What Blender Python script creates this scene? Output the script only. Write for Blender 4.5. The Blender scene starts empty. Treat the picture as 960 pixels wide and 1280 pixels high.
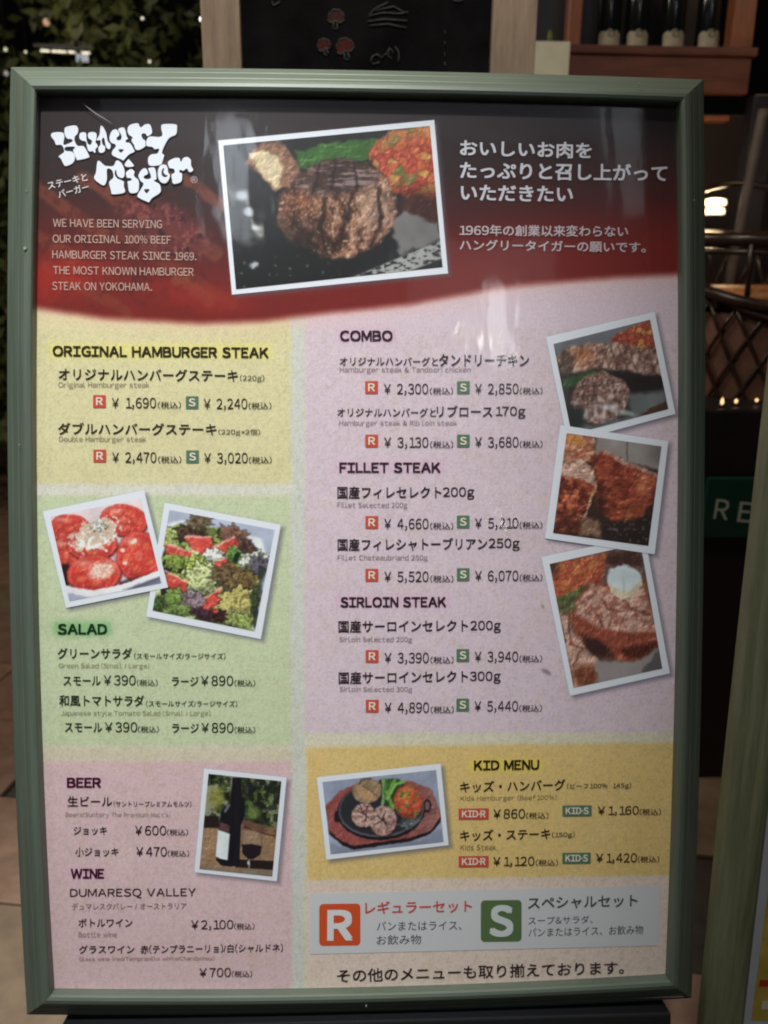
import bpy, bmesh, math, random
import numpy as np
from mathutils import Matrix, Vector
R_ = math.radians
random.seed(7); rng = np.random.default_rng(7)
S = bpy.context.scene
COL = S.collection

# ------------------------------------------------------------------ camera
F = 1035.0                                   # focal length in photograph pixels (960 wide)
PR = (0.0369, 0.0380, 0.0022); PT = np.array((-0.0197, -0.0381, -0.8055))
BW, BH = 0.66, 0.9157                        # menu board outer size in metres
LEAN = R_(14.0); ZC = 0.40 + BH/2*math.cos(LEAN)
def rotm(rx, ry, rz):
    cx, sx, cy, sy, cz, sz = math.cos(rx), math.sin(rx), math.cos(ry), math.sin(ry), math.cos(rz), math.sin(rz)
    return np.array([[cz,-sz,0],[sz,cz,0],[0,0,1]]) @ np.array([[cy,0,sy],[0,1,0],[-sy,0,cy]]) @ np.array([[1,0,0],[0,cx,-sx],[0,sx,cx]])
RC = rotm(*PR); CB = -RC.T @ PT              # camera in the board's own frame
MB_ = Matrix(((1,0,0,0),(0,math.sin(LEAN),-math.cos(LEAN),0),(0,math.cos(LEAN),math.sin(LEAN),ZC),(0,0,0,1)))
rt = RC.T
MC = MB_ @ Matrix(((rt[0,0],rt[0,1],rt[0,2],CB[0]),(rt[1,0],rt[1,1],rt[1,2],CB[1]),(rt[2,0],rt[2,1],rt[2,2],CB[2]),(0,0,0,1)))
cd = bpy.data.cameras.new('camera'); cam = bpy.data.objects.new('camera', cd); COL.objects.link(cam)
cam.matrix_world = MC; S.camera = cam
cd.sensor_fit = 'HORIZONTAL'; cd.sensor_width = 36; cd.lens = 36*F/960
cd.clip_start = 0.02; cd.clip_end = 100
cd.dof.use_dof = True; cd.dof.focus_distance = 0.82; cd.dof.aperture_fstop = 7.5
CW = MC.translation

# ------------------------------------------------------------------ light
w = bpy.data.worlds.new('World'); S.world = w; w.use_nodes = True
w.node_tree.nodes['Background'].inputs[0].default_value = (0.62, 0.70, 0.9, 1)
w.node_tree.nodes['Background'].inputs[1].default_value = 0.014
def lamp(name, kind, loc, energy, color, size=0.1, target=None, size_y=None):
    l = bpy.data.lights.new(name, kind); l.energy = energy; l.color = color
    if kind == 'AREA':
        l.size = size
        if size_y: l.shape = 'RECTANGLE'; l.size_y = size_y
    else: l.shadow_soft_size = size
    o = bpy.data.objects.new(name, l); COL.objects.link(o); o.location = loc
    if target is not None: o.rotation_euler = (Vector(target) - Vector(loc)).to_track_quat('-Z', 'Y').to_euler()
    return o
def bl(x, y, z): return MB_ @ Vector((x, y, z))          # board frame -> world
sp = lamp('canopy_spot', 'SPOT', bl(-0.35, 2.89, 2.0), 660, (0.965, 1.0, 0.985), 0.13, bl(-0.21, 0.11, 0))
sp.data.spot_size = R_(21.5); sp.data.spot_blend = 1.0
lamp('left_fill', 'AREA', bl(-1.5, 0.55, 1.5), 2.8, (0.95, 0.97, 1.0), 0.7, bl(-0.1, -0.1, 0))  # added soft fill from the left front, no visible source
lamp('cabinet_fill', 'POINT', (1.5, .5, 2.4), 9, (1.0, 0.74, 0.5), 0.15)  # added warm fill that brightens the cabinet, unseen source
lamp('floor_hedge_fill', 'POINT', (-1.6, .9, 2.5), 52, (1.0, 0.86, 0.66), 0.2)  # added warm fill for the left floor and hedge, unseen source
lamp('chalkboard_fill', 'POINT', (-.1, .0, 2.4), 26, (1.0, .86, .68), .15)  # added fill that lifts the chalkboard's wooden frame, unseen source
S.view_settings.view_transform = 'Standard'; S.view_settings.look = 'None'
S.view_settings.exposure = 0.0; S.view_settings.gamma = 1.0
S.cycles.filter_width = 2.0

# ------------------------------------------------------------------ projection helpers
def Pn(px, py, z=0.0):
    """points on the board's own plane z, numpy arrays in board frame"""
    px = np.asarray(px, float); py = np.asarray(py, float)
    d = np.stack([(px-480)/F, -(py-640)/F, -np.ones_like(px*py+0.0)*1.0], -1) @ RC
    t = (z - CB[2]) / d[..., 2]
    return CB + d*t[..., None]
def ray(px, py):
    d = Vector(((px-480)/F, -(py-640)/F, -1)); return (MC.to_3x3() @ d)
def at(px, py, Y):                                        # world point on the vertical plane at depth Y
    d = ray(px, py); t = (Y - CW.y)/d.y; return CW + d*t
def atz(px, py, z=0):
    d = ray(px, py); t = (z - CW.z)/d.z; return CW + d*t

# ------------------------------------------------------------------ materials
def s2l(c):
    c = np.asarray(c, float)/255.0
    return np.where(c <= 0.04045, c/12.92, ((c+0.055)/1.055)**2.4)
def mat(name, c, rough=0.6, var=0.0, scale=40, bump=0.0, stretch=None, metal=0, emit=None, es=0, spec=0.5, c2=None):
    m = bpy.data.materials.new(name); m.use_nodes = True; nt = m.node_tree; b = nt.nodes['Principled BSDF']
    b.inputs['Base Color'].default_value = (*c, 1); b.inputs['Roughness'].default_value = rough
    b.inputs['Metallic'].default_value = metal; b.inputs['Specular IOR Level'].default_value = spec
    if emit: b.inputs['Emission Color'].default_value = (*emit, 1); b.inputs['Emission Strength'].default_value = es
    if var or bump:
        tc = nt.nodes.new('ShaderNodeTexCoord'); mp = nt.nodes.new('ShaderNodeMapping'); n = nt.nodes.new('ShaderNodeTexNoise')
        n.inputs['Scale'].default_value = scale; n.inputs['Detail'].default_value = 6; n.inputs['Roughness'].default_value = 0.65
        if stretch: mp.inputs['Scale'].default_value = stretch
        nt.links.new(tc.outputs['Object'], mp.inputs[0]); nt.links.new(mp.outputs[0], n.inputs['Vector'])
        if var:
            r = nt.nodes.new('ShaderNodeValToRGB'); e = r.color_ramp.elements
            e[0].position = 0.32; e[1].position = 0.68
            e[0].color = (*[x*(1-var) for x in c], 1); e[1].color = (*(c2 or [min(1, x*(1+var)) for x in c]), 1)
            nt.links.new(n.outputs['Fac'], r.inputs[0]); nt.links.new(r.outputs[0], b.inputs['Base Color'])
        if bump:
            bp = nt.nodes.new('ShaderNodeBump'); bp.inputs['Strength'].default_value = bump; bp.inputs['Distance'].default_value = 0.002
            nt.links.new(n.outputs['Fac'], bp.inputs['Height']); nt.links.new(bp.outputs[0], b.inputs['Normal'])
    return m
def vmat(name, rough=0.55, grain=0.16, gscale=900):
    """printed paper: colour from the painted colour attribute, paper grain from noise"""
    m = bpy.data.materials.new(name); m.use_nodes = True; nt = m.node_tree; b = nt.nodes['Principled BSDF']
    b.inputs['Roughness'].default_value = rough; b.inputs['Specular IOR Level'].default_value = 0.25
    a = nt.nodes.new('ShaderNodeAttribute'); a.attribute_name = 'Col'
    tc = nt.nodes.new('ShaderNodeTexCoord'); n = nt.nodes.new('ShaderNodeTexNoise')
    n.inputs['Scale'].default_value = gscale; n.inputs['Detail'].default_value = 3; n.inputs['Roughness'].default_value = 0.7
    mr = nt.nodes.new('ShaderNodeMapRange'); mr.inputs['From Min'].default_value = 0.3; mr.inputs['From Max'].default_value = 0.7
    mr.inputs['To Min'].default_value = 1-grain; mr.inputs['To Max'].default_value = 1+grain
    mx = nt.nodes.new('ShaderNodeVectorMath'); mx.operation = 'SCALE'
    nt.links.new(tc.outputs['Object'], n.inputs['Vector']); nt.links.new(n.outputs['Fac'], mr.inputs['Value'])
    nt.links.new(a.outputs['Color'], mx.inputs[0]); nt.links.new(mr.outputs[0], mx.inputs['Scale'])
    nt.links.new(mx.outputs[0], b.inputs['Base Color'])
    return m

# ------------------------------------------------------------------ object helpers
def tag(o, label=None, cat=None, group=None, kind=None):
    if label: o['label'] = label
    if cat: o['category'] = cat
    if group: o['group'] = group
    if kind: o['kind'] = kind
    return o
def empty(name, M, label, cat, group=None):
    o = bpy.data.objects.new(name, None); COL.objects.link(o); o.empty_display_size = 0.1
    o.matrix_world = M if isinstance(M, Matrix) else Matrix.Translation(M)
    return tag(o, label, cat, group)
def link(name, me, m, parent=None, smooth=False):
    o = bpy.data.objects.new(name, me); COL.objects.link(o)
    if m is not None and not me.materials: me.materials.append(m)
    if smooth:
        for p in me.polygons: p.use_smooth = True
    if parent: o.parent = parent
    return o
def from_py(name, vs, fs, m, parent=None, smooth=False):
    me = bpy.data.meshes.new(name); me.from_pydata([tuple(v) for v in vs], [], fs); me.update()
    return link(name, me, m, parent, smooth)
def box_bm(bm, x0, y0, z0, x1, y1, z1, bev=0.0, M=None):
    b2 = bmesh.new(); bmesh.ops.create_cube(b2, size=1)
    bmesh.ops.scale(b2, vec=(abs(x1-x0), abs(y1-y0), abs(z1-z0)), verts=b2.verts)
    if bev: bmesh.ops.bevel(b2, geom=b2.edges[:], offset=bev, segments=2, affect='EDGES', profile=0.6)
    bmesh.ops.translate(b2, vec=((x0+x1)/2, (y0+y1)/2, (z0+z1)/2), verts=b2.verts)
    if M is not None: bmesh.ops.transform(b2, matrix=M, verts=b2.verts)
    me = bpy.data.meshes.new('tmp'); b2.to_mesh(me); b2.free(); bm.from_mesh(me); bpy.data.meshes.remove(me)
def box(name, x0, y0, z0, x1, y1, z1, m, parent=None, bev=0.002, M=None):
    bm = bmesh.new(); box_bm(bm, x0, y0, z0, x1, y1, z1, bev, M)
    me = bpy.data.meshes.new(name); bm.to_mesh(me); bm.free(); return link(name, me, m, parent)
def tube(name, pts, r, m, parent=None, n=8, closed=False):
    pts = [Vector(p) for p in pts]; vs = []; fs = []; k = len(pts)
    for i, p in enumerate(pts):
        a = pts[(i-1) % k] if (closed or i) else p; b = pts[(i+1) % k] if (closed or i < k-1) else p
        t = (b-a).normalized(); u = t.cross(Vector((0.13, 0.31, 0.94))).normalized(); v = t.cross(u)
        rr = r[i] if isinstance(r, (list, tuple)) else r
        for j in range(n): q = 2*math.pi*j/n; vs.append(p + (u*math.cos(q)+v*math.sin(q))*rr)
    for i in range(k if closed else k-1):
        for j in range(n): a, b = i*n, ((i+1) % k)*n; fs.append((a+j, a+(j+1) % n, b+(j+1) % n, b+j))
    if not closed: fs.append(tuple(range(n-1, -1, -1))); fs.append(tuple(range((k-1)*n, k*n)))
    return from_py(name, vs, fs, m, parent, True)
def lathe(name, prof, m, parent=None, n=24, c=(0, 0, 0), smooth=True):
    vs = []; fs = []
    for r, z in prof:
        for j in range(n): q = 2*math.pi*j/n; vs.append((c[0]+r*math.cos(q), c[1]+r*math.sin(q), c[2]+z))
    for i in range(len(prof)-1):
        for j in range(n): fs.append((i*n+j, i*n+(j+1) % n, (i+1)*n+(j+1) % n, (i+1)*n+j))
    return from_py(name, vs, fs, m, parent, smooth)

# ------------------------------------------------------------------ noise and painting of flat print
def _h(ix, iy, s):
    h = (ix.astype(np.int64)*374761393 + iy.astype(np.int64)*668265263 + s*974634777) & 0xffffffff
    h = ((h ^ (h >> 13))*1274126177) & 0xffffffff; h = h ^ (h >> 16)
    return (h & 0xffffff)/float(0xffffff)
def vnoise(x, y, s=0):
    ix, iy = np.floor(x), np.floor(y); fx, fy = x-ix, y-iy; fx = fx*fx*(3-2*fx); fy = fy*fy*(3-2*fy)
    a, b, c, d = _h(ix, iy, s), _h(ix+1, iy, s), _h(ix, iy+1, s), _h(ix+1, iy+1, s)
    return (a*(1-fx)+b*fx)*(1-fy)+(c*(1-fx)+d*fx)*fy
def fbm(x, y, s=0, o=4):
    r = 0; a = 0.5; t = 0
    for i in range(o): r = r+a*vnoise(x*2**i, y*2**i, s+i*17); t += a; a *= 0.55
    return r/t
def cells(x, y, s=0):
    ix, iy = np.floor(x), np.floor(y); best = np.full(x.shape, 9.0); sec = best.copy(); val = np.zeros_like(x)
    for dx in (-1, 0, 1):
        for dy in (-1, 0, 1):
            jx, jy = ix+dx, iy+dy
            d = np.hypot(jx+_h(jx, jy, s)-x, jy+_h(jx, jy, s+5)-y); k = d < best
            sec = np.where(k, best, np.minimum(sec, d)); val = np.where(k, _h(jx, jy, s+9), val); best = np.where(k, d, best)
    return val, sec-best
def sm(a, b, x): t = np.clip((x-a)/(b-a), 0, 1); return t*t*(3-2*t)
class Paint:
    """colours (sRGB 0-255) over points given in photograph pixels; shapes are given in zoomed units (origin + scale)"""
    def __init__(s, X, Y, base, o=(0, 0), k=1.0, wob=0.0, ws=10):
        s.X = (X-o[0])*k; s.Y = (Y-o[1])*k
        s.n1 = fbm(s.X/ws, s.Y/ws, 3)-0.5; s.n2 = fbm(s.X/ws+40, s.Y/ws, 8)-0.5
        s.Xw = s.X+s.n1*wob*2; s.Yw = s.Y+s.n2*wob*2
        s.c = np.empty(X.shape+(3,)); s.c[:] = base
    def mix(s, a, col): a = np.clip(a, 0, 1)[..., None]; s.c = s.c*(1-a)+np.asarray(col, float)*a
    def blob(s, cx, cy, rx, ry, col, rot=0, soft=0.12, a=1.0):
        q = R_(rot); dx, dy = s.Xw-cx, s.Yw-cy
        d = np.hypot((dx*math.cos(q)+dy*math.sin(q))/rx, (-dx*math.sin(q)+dy*math.cos(q))/ry)
        k = a*(1-sm(1-soft, 1+soft, d)); s.mix(k, col); return k
    def sd(s, pts, raw=False):
        X, Y = (s.X, s.Y) if raw else (s.Xw, s.Yw); pts = list(pts); d = np.full(X.shape, 1e9); ins = np.zeros(X.shape, bool)
        for i in range(len(pts)):
            x0, y0 = pts[i-1]; x1, y1 = pts[i]; ex, ey = x1-x0, y1-y0; L = ex*ex+ey*ey+1e-9
            t = np.clip(((X-x0)*ex+(Y-y0)*ey)/L, 0, 1); d = np.minimum(d, np.hypot(X-x0-t*ex, Y-y0-t*ey))
            c = ((y0 > Y) != (y1 > Y)) & (X < ex*(Y-y0)/((ey) if abs(ey) > 1e-9 else 1e-9)+x0); ins ^= c
        return np.where(ins, -d, d)
    def poly(s, pts, col, soft=4, a=1.0, raw=False): k = a*(1-sm(-soft, soft, s.sd(pts, raw))); s.mix(k, col); return k
    def line(s, pts, wd, col, a=1.0, soft=2):
        for (x0, y0), (x1, y1) in zip(pts[:-1], pts[1:]):
            ex, ey = x1-x0, y1-y0; t = np.clip(((s.Xw-x0)*ex+(s.Yw-y0)*ey)/(ex*ex+ey*ey+1e-9), 0, 1)
            s.mix(a*(1-sm(wd-soft, wd+soft, np.hypot(s.Xw-x0-t*ex, s.Yw-y0-t*ey))), col)
    def mod(s, k, amt, col): s.mix(k*amt, col)
    def lin(s, gain=1.0): return np.clip(s2l(np.clip(s.c, 0, 255))*gain, 0, 0.95)

# ================================================================== SETTING: ground
M_ground = mat('dark_grout', (0.05, 0.042, 0.035), 0.8, 0.3, 20)
gx = from_py('ground', [(-12, -4, -0.012), (12, -4, -0.012), (12, 14, -0.012), (-12, 14, -0.012)], [(0, 1, 2, 3)], M_ground); tag(gx, kind='structure')
tile_m = [mat('clay_tile_%s' % n, c, 0.5, 0.25, 14, 0.25) for n, c in (('brown', (0.30, 0.185, 0.135)), ('umber', (0.26, 0.16, 0.12)), ('sand', (0.24, 0.175, 0.12)), ('rust', (0.27, 0.17, 0.12)))]
tile_me = []
for m in tile_m:
    bm = bmesh.new(); box_bm(bm, -0.297, -0.147, -0.012, 0.297, 0.147, 0.0, 0.003)
    me = bpy.data.meshes.new('floor_tile'); bm.to_mesh(me); bm.free(); me.materials.append(m); tile_me.append(me)
pat = [0, 2, 1, 3, 0, 1, 2, 3, 1, 0, 3]
for i in range(-5, 6):
    for j in range(-2, 16):
        x = i*0.6+(0.3 if j % 2 else 0); y = -0.35+j*0.3; a = R_(-9)
        wx, wy = x*math.cos(a)-y*math.sin(a), x*math.sin(a)+y*math.cos(a)
        if abs(wx) < 0.25+0.18*(wy+1) or wx < -2.6 or wx > 2.4: continue
        o = bpy.data.objects.new('floor_tile', tile_me[pat[(i*5+j*3+11*(j//2)) % 11]]); COL.objects.link(o); o.parent = gx
        o.location = (wx, wy, random.uniform(0, 0.0015)); o.rotation_euler.z = a

# ================================================================== MAIN MENU BOARD
board = empty('menu_board', MB_, 'large framed restaurant menu poster with food photos and prices, facing the viewer', 'menu board')
M_rail = mat('sage_rail', (0.096, 0.122, 0.092), 0.45, 0.12, 9, 0.1, (1, 1, 1), c2=(0.115, 0.143, 0.108))
M_side = mat('sage_rail_upright', (0.096, 0.122, 0.092), 0.45, 0.14, 26, 0.15, (6, 0.25, 1), c2=(0.115, 0.143, 0.108))
M_flat = mat('sage_rail_level', (0.096, 0.122, 0.092), 0.45, 0.14, 26, 0.15, (0.25, 6, 1), c2=(0.115, 0.143, 0.108))
PROF = [(-.0082, -.034), (-.0080, -.0200), (-.0070, -.0184), (-.0010, -.0134), (.0000, -.0130), (.0012, -.0119), (.0024, -.0107), (.0075, -.0063), (.0086, -.0059),
        (.0098, -.0047), (.0118, -.0026), (.0150, -.0006), (.0185, .0001), (.0212, -.0010), (.0222, -.0030), (.0222, -.0155)]
def rail(parent, A, B, dA, dB, out, bow, m, prof=PROF, n=20, name='frame_rail'):
    vs = []; fs = []; k = len(prof)
    for i in range(n+1):
        t = i/n; b = Vector(out)*bow*4*t*(1-t)
        for ins, z in prof:
            p = (Vector(A)+Vector(dA)*ins)*(1-t)+(Vector(B)+Vector(dB)*ins)*t+b; vs.append((p.x, p.y, z))
    for i in range(n):
        for j in range(k-1): fs.append((i*k+j, i*k+j+1, (i+1)*k+j+1, (i+1)*k+j))
    fs.append(tuple(range(k))); fs.append(tuple(n*k+j for j in range(k-1, -1, -1)))
    o = from_py(name, vs, fs, m, parent); 
    bm = bmesh.new(); bm.from_mesh(o.data); bmesh.ops.recalc_face_normals(bm, faces=bm.faces); bm.to_mesh(o.data); bm.free()
    return o
def frame(parent, W, H, bows, ms, mf, prof=PROF):
    TL, TR, BR, BL = (-W/2, H/2), (W/2, H/2), (W/2, -H/2), (-W/2, -H/2); g = 0.0001
    dTL, dTR, dBR, dBL = (1, -1), (-1, -1), (-1, 1), (1, 1)
    def v(p): return Vector((*p, 0))
    rs = []
    for A, B, a, b, o, bw, m, sh in ((TL, TR, dTL, dTR, (0, 1, 0), bows[0], mf, (g, 0)), (BL, BR, dBL, dBR, (0, -1, 0), bows[1], mf, (g, 0)),
                                (TL, BL, dTL, dBL, (-1, 0, 0), bows[2], ms, (0, -g)), (TR, BR, dTR, dBR, (1, 0, 0), bows[3], ms, (0, -g))):
        rs.append(rail(parent, v(A)+Vector((*sh, 0)), v(B)-Vector((*sh, 0)), v(a), v(b), o, bw, m, prof))
    return rs
frame(board, BW, BH, (0.003, 0.0062, 0.0098, 0.0066), M_side, M_flat)
ZP = -0.0135
def rect_plate(name, W, H, z0, z1, m, parent): return box(name, -W/2, -H/2, z0, W/2, H/2, z1, m, parent, 0)
rect_plate('backing_board', BW-.03, BH-.03, -0.022, -0.0145, mat('backing', (0.03, 0.03, 0.03), 0.8), board)

# ---- poster sheet, colours painted as flat print
XS = np.arange(22, 872, 1.7); YS = np.arange(88, 1268, 1.7)
_u, _v = np.meshgrid(np.linspace(0, 1, len(XS)), np.linspace(0, 1, len(YS)))
_y = 96+_v*1160                                       # the sheet ends under the frame lip on all four sides
_l = np.interp(_y, (96, 600, 900, 1256), (29, 28, 35, 50)); _r = np.interp(_y, (96, 400, 700, 1256), (864, 869, 866, 854))
GX = _l+_u*(_r-_l); _t = 93+(GX-30)*.02; _b = np.interp(GX, (40, 450, 860), (1262, 1260, 1246)); GY = _t+_v*(_b-_t)
def quadgrid(name, P, colr, nx, ny, m, parent):
    """P (ny,nx,3) board-frame points, colr (ny,nx,3) linear"""
    me = bpy.data.meshes.new(name); n = nx*ny
    me.vertices.add(n); me.vertices.foreach_set('co', P.reshape(-1))
    i = np.arange(n).reshape(ny, nx)
    f = np.stack([i[1:, :-1], i[1:, 1:], i[:-1, 1:], i[:-1, :-1]], -1).reshape(-1, 4)
    me.loops.add(f.size); me.loops.foreach_set('vertex_index', f.reshape(-1).astype(np.int32))
    me.polygons.add(len(f)); me.polygons.foreach_set('loop_start', np.arange(0, f.size, 4, dtype=np.int32))
    me.update(calc_edges=True)
    a = me.color_attributes.new('Col', 'FLOAT_COLOR', 'POINT')
    a.data.foreach_set('color', np.concatenate([colr.reshape(-1, 3), np.ones((n, 1))], 1).reshape(-1).astype(np.float32))
    return link(name, me, m, parent)

PH = {}   # photos: outer, inner quads in pixels (TL, TR, BR, BL)
PH['steak'] = (((272.7,175.7),(542.7,150),(560,341.7),(290,368.3)), ((279,181.7),(537.3,157.3),(553.3,334),(295,361.7)))
PH['combo'] = (((682.5,421.3),(818.3,389.5),(844.3,517.5),(710,553.7)), ((691.8,430),(812.5,399.5),(835.5,511.3),(714.5,543)))
PH['fillet'] = (((700.5,531.3),(835.5,551.3),(818.3,693),(681.3,673)), ((708.3,541.3),(827,558),(810.5,682.5),(691.3,666.3)))
PH['sirloin'] = (((676.8,696.3),(806,669.5),(837.3,841.7),(712.4,870)), ((687,705),(800.7,679),(828,835.7),(717,860)))
PH['tomato'] = (((53.3,639.3),(180,612.7),(210,734.3),(82.7,760)), ((62.7,646),(176,622.7),(201.7,729),(86.7,751.7)))
PH['salad'] = (((205.7,628.3),(351,656),(326,799),(182.7,770.7)), ((211.7,637.3),(343.3,662.3),(318.7,789.3),(190.7,763.3)))
PH['kid'] = (((396,971.7),(550.8,954.6),(560.8,1056.5),(408,1074.8)), ((403,977.5),(545.2,962.3),(554.6,1052.5),(413.3,1068)))
PH['wine'] = (((255,960.6),(358.3,971.9),(346,1101.7),(243,1090.4)), ((260.6,967.2),(351.8,976.5),(340.4,1095.8),(249.3,1086.4)))

def paint_poster():
    p = Paint(GX, GY, (214, 208, 186), wob=2.0, ws=14)
    X, Y = GX, GY
    def sec(x0, y0, x1, y1, col, s=4, dy=0):
        yy = Y-dy*(X-x0)/(x1-x0)
        p.mix(sm(x0-s, x0+s, p.Xw)*sm(-x1-s, -x1+s, -p.Xw)*sm(y0-s, y0+s, yy+p.n2*3)*sm(-y1-s, -y1+s, -yy+p.n1*3), col)
    p.mix(sm(360, 366, X)*(1-sm(376, 384, X)), (206, 208, 200))
    sec(20, 380, 363, 605, (216, 208, 164)); sec(20, 606, 366, 619, (218, 216, 204)); sec(20, 620, 363, 932, (198, 208, 172))
    sec(44, 951, 365, 1262, (216, 186, 190)); sec(44, 936, 365, 951, (214, 202, 180))
    sec(381, 340, 862, 916, (214, 195, 206)); sec(384, 934, 848, 1101, (220, 190, 124), dy=-6)
    sec(384, 1101, 860, 1270, (224, 204, 192), dy=-6)
    n = fbm(X/26, Y/26, 21, 5); n2 = fbm(X/7, Y/7, 31, 3)
    low = sm(400, 420, Y)
    p.mix(low*sm(0.5, 0.75, n)*0.09, (240, 226, 196)); p.mix(low*sm(0.55, 0.3, n)*0.0, (150, 140, 90)); 
    p.mix(low*(1-sm(0.25, 0.48, n))*0.07, (196, 178, 120)); p.mix(low*(1-sm(0.3, 0.5, n2))*0.07, (150, 140, 110))
    p.mix(low*sm(0.62, 0.75, vnoise(X/2.2, Y/2.2, 77))*0.10, (120, 110, 80))
    # printed glow behind the headings and the badges
    def glow(x0, x1, y, h, col, a=0.8, sp=9):
        dx = np.maximum(np.maximum(x0-X, X-x1), 0); dy = np.maximum(np.abs(Y-y)-h/2, 0); p.mix(a*np.exp(-(dx*dx+dy*dy)/(2*(sp/2)**2)), col)
    glow(66, 336, 439, 8, (232, 222, 110), .5); glow(592, 674, 957, 6, (234, 214, 80), .5); glow(72, 134, 786, 8, (120, 178, 116), .7)
    for a in ((84, 126, 978, 6), (88, 130, 1092, 6), (425, 491, 419, 6), (424, 551, 584, 6), (425, 558, 752, 6)): glow(*a, (216, 168, 196), 0.4)
    # header
    cx = (20, 130, 250, 330, 400, 510, 620, 700, 780, 870); cy = (383, 400, 406, 403, 394, 383, 362, 354, 348, 344)
    yc = np.interp(X, cx, cy)
    H = Paint(X, Y, (42, 30, 32), wob=5, ws=30)
    t = sm(150, 400, Y+(400-yc)); H.mix(sm(0.1, 0.95, t), (84, 22, 22)); H.mix(sm(0.62, 1.0, t)*0.8, (122, 28, 22))
    H.mix((1-sm(100, 300, X))*sm(210, 320, Y)*0.45, (118, 36, 28))
    # grill bars with meat between, lower left
    msk = (1-sm(230, 300, X))*sm(180, 230, Y)*(1-sm(360, 400, Y))
    for (x0, y0, x1, y1, wd, a) in ((40, 232, 130, 292, 8, .7), (105, 222, 270, 318, 9, .8), (200, 205, 290, 262, 8, .8), (40, 292, 90, 322, 7, .6), (60, 330, 160, 392, 7, .5), (225, 350, 262, 375, 9, .9), (150, 290, 290, 380, 7, .45)):
        H.line([(x0, y0), (x1, y1)], wd, (128, 66, 46), a*.85, 3)
    H.mix(msk*sm(0.5, 0.7, fbm(X/9, Y/9, 51))*0.5, (70, 22, 24)); k = H.blob(205, 285, 62, 30, (96, 42, 44), 28, .3, .8)
    H.mod(k, 1.0*sm(.5, .7, fbm(X/5, Y/5, 61)), (140, 76, 70)); H.mod(k, 0.8*(1-sm(.3, .45, fbm(X/6, Y/6, 64))), (36, 14, 18))
    H.blob(60, 350, 70, 26, (166, 36, 24), -14, .6, .6); H.blob(250, 372, 60, 16, (150, 34, 24), 10, .6, .5)
    gl_ = np.exp(-np.maximum(Y-yc, 0)/9.)*(Y > yc-12); p.mix(gl_*.5, (226, 176, 160)); hm = 1-sm(-9, 5, Y-yc+p.n1*1.5)
    p.c = p.c*(1-hm[..., None])+H.c*hm[..., None]
    # printed drop shadows of the snapshots
    for k, (o, i) in PH.items():
        q = [(x+4.5, y+4) for x, y in o]; p.poly(q, (92, 88, 104), 4.5, 0.62, raw=True)
        p.poly(o, (150, 165, 190), 2.5, 0.6, raw=True)
    p.blob(683, 840, 7, 2.6, (120, 96, 108), 28, .5, .7); p.blob(678, 758, 4, 1.5, (120, 90, 70), 50, .5, .6)
    return p.lin(1.12)
M_print = vmat('printed_sheet', 0.6, 0.12, 620)
poster = quadgrid('poster', Pn(GX, GY, ZP), paint_poster(), len(XS), len(YS), M_print, board)
def bil(q, u, v): q = np.array(q); u = u[..., None]; v = v[..., None]; return (q[0]*(1-u)+q[1]*u)*(1-v)+(q[3]*(1-u)+q[2]*u)*v

# ---- flat ink
INK = {}
def ink(c, rough=0.6):
    if c not in INK: INK[c] = mat('ink_%d_%d_%d' % c, tuple(s2l(c)), rough, spec=0.25)
    return INK[c]
BRN, PUR, GRY, GRN, GRY2 = (46, 34, 16), (50, 30, 42), (126, 114, 98), (40, 52, 32), (126, 114, 116)
GL = {}
def glyph(ch):
    """outline of one character as flat triangles; full-width forms give the sans serif latin shapes"""
    if ch in GL: return GL[ch]
    o_ = ord(ch); q = {'¥': '\uffe5'}.get(ch, chr(o_+0xfee0) if 0x21 <= o_ <= 0x7e and ch != '/' else ch)
    cu = bpy.data.curves.new('t', 'FONT'); cu.body = q; cu.size = 1; cu.resolution_u = 4; cu.fill_mode = 'FRONT'
    o = bpy.data.objects.new('t', cu); COL.objects.link(o); dg = bpy.context.evaluated_depsgraph_get()
    me = bpy.data.meshes.new_from_object(o.evaluated_get(dg)); bpy.data.objects.remove(o); bpy.data.curves.remove(cu)
    v = np.empty(len(me.vertices)*3); me.vertices.foreach_get('co', v); v = v.reshape(-1, 3)[:, :2]; f = [tuple(p.vertices) for p in me.polygons]
    bpy.data.meshes.remove(me); lat = q != ch and ch != '¥'
    if lat:
        w_ = v[:, 0].max()-v[:, 0].min(); v = v-[v[:, 0].min()-(.05 if ch not in '.,' else .02), 0]; adv = w_+(.10 if ch not in '.,' else .12)
        if ch.isdigit() and ch != '1': adv = max(adv, .56)
        if ch == '1': v = v+[.06, 0]; adv = .56
        if ch in '.,': v = v+[.05, 0]; adv += .05
    else: adv = max(1.0, v[:, 0].max()) if o_ > 0x2000 or ch == '¥' else v[:, 0].max()+.05
    GL[ch] = (v, f, adv); return GL[ch]
def text_geo(s, bold):
    vs = []; fs = []; n = 0; x = 0
    dirs = [(0, 0)] if bold < .003 else [(0, 0)]+[(bold*math.cos(a), bold*math.sin(a)) for a in (R_(45), R_(135), R_(225), R_(315))]
    for ch in s:
        if ch == ' ': x += .32; continue
        v, f, adv = glyph(ch)
        for k, (dx, dy) in enumerate(dirs):
            vs.append(np.column_stack([v[:, 0]+x+dx, v[:, 1]+dy, np.full(len(v), k*1.0)])); fs += [tuple(i+n for i in t) for t in f]; n += len(v)
        x += adv
    return np.concatenate(vs), fs
TEXTS = []
def T(s, x0, y0, x1, y1, h, c, bold=0.012, z=ZP+.0007): TEXTS.append((s, x0, y0, x1, y1, h, c, bold, z))
def quad_bm(pts, z, rr=0.0):
    P = [Pn(x, y, z) for x, y in pts]; return [tuple(p) for p in P]
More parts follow.
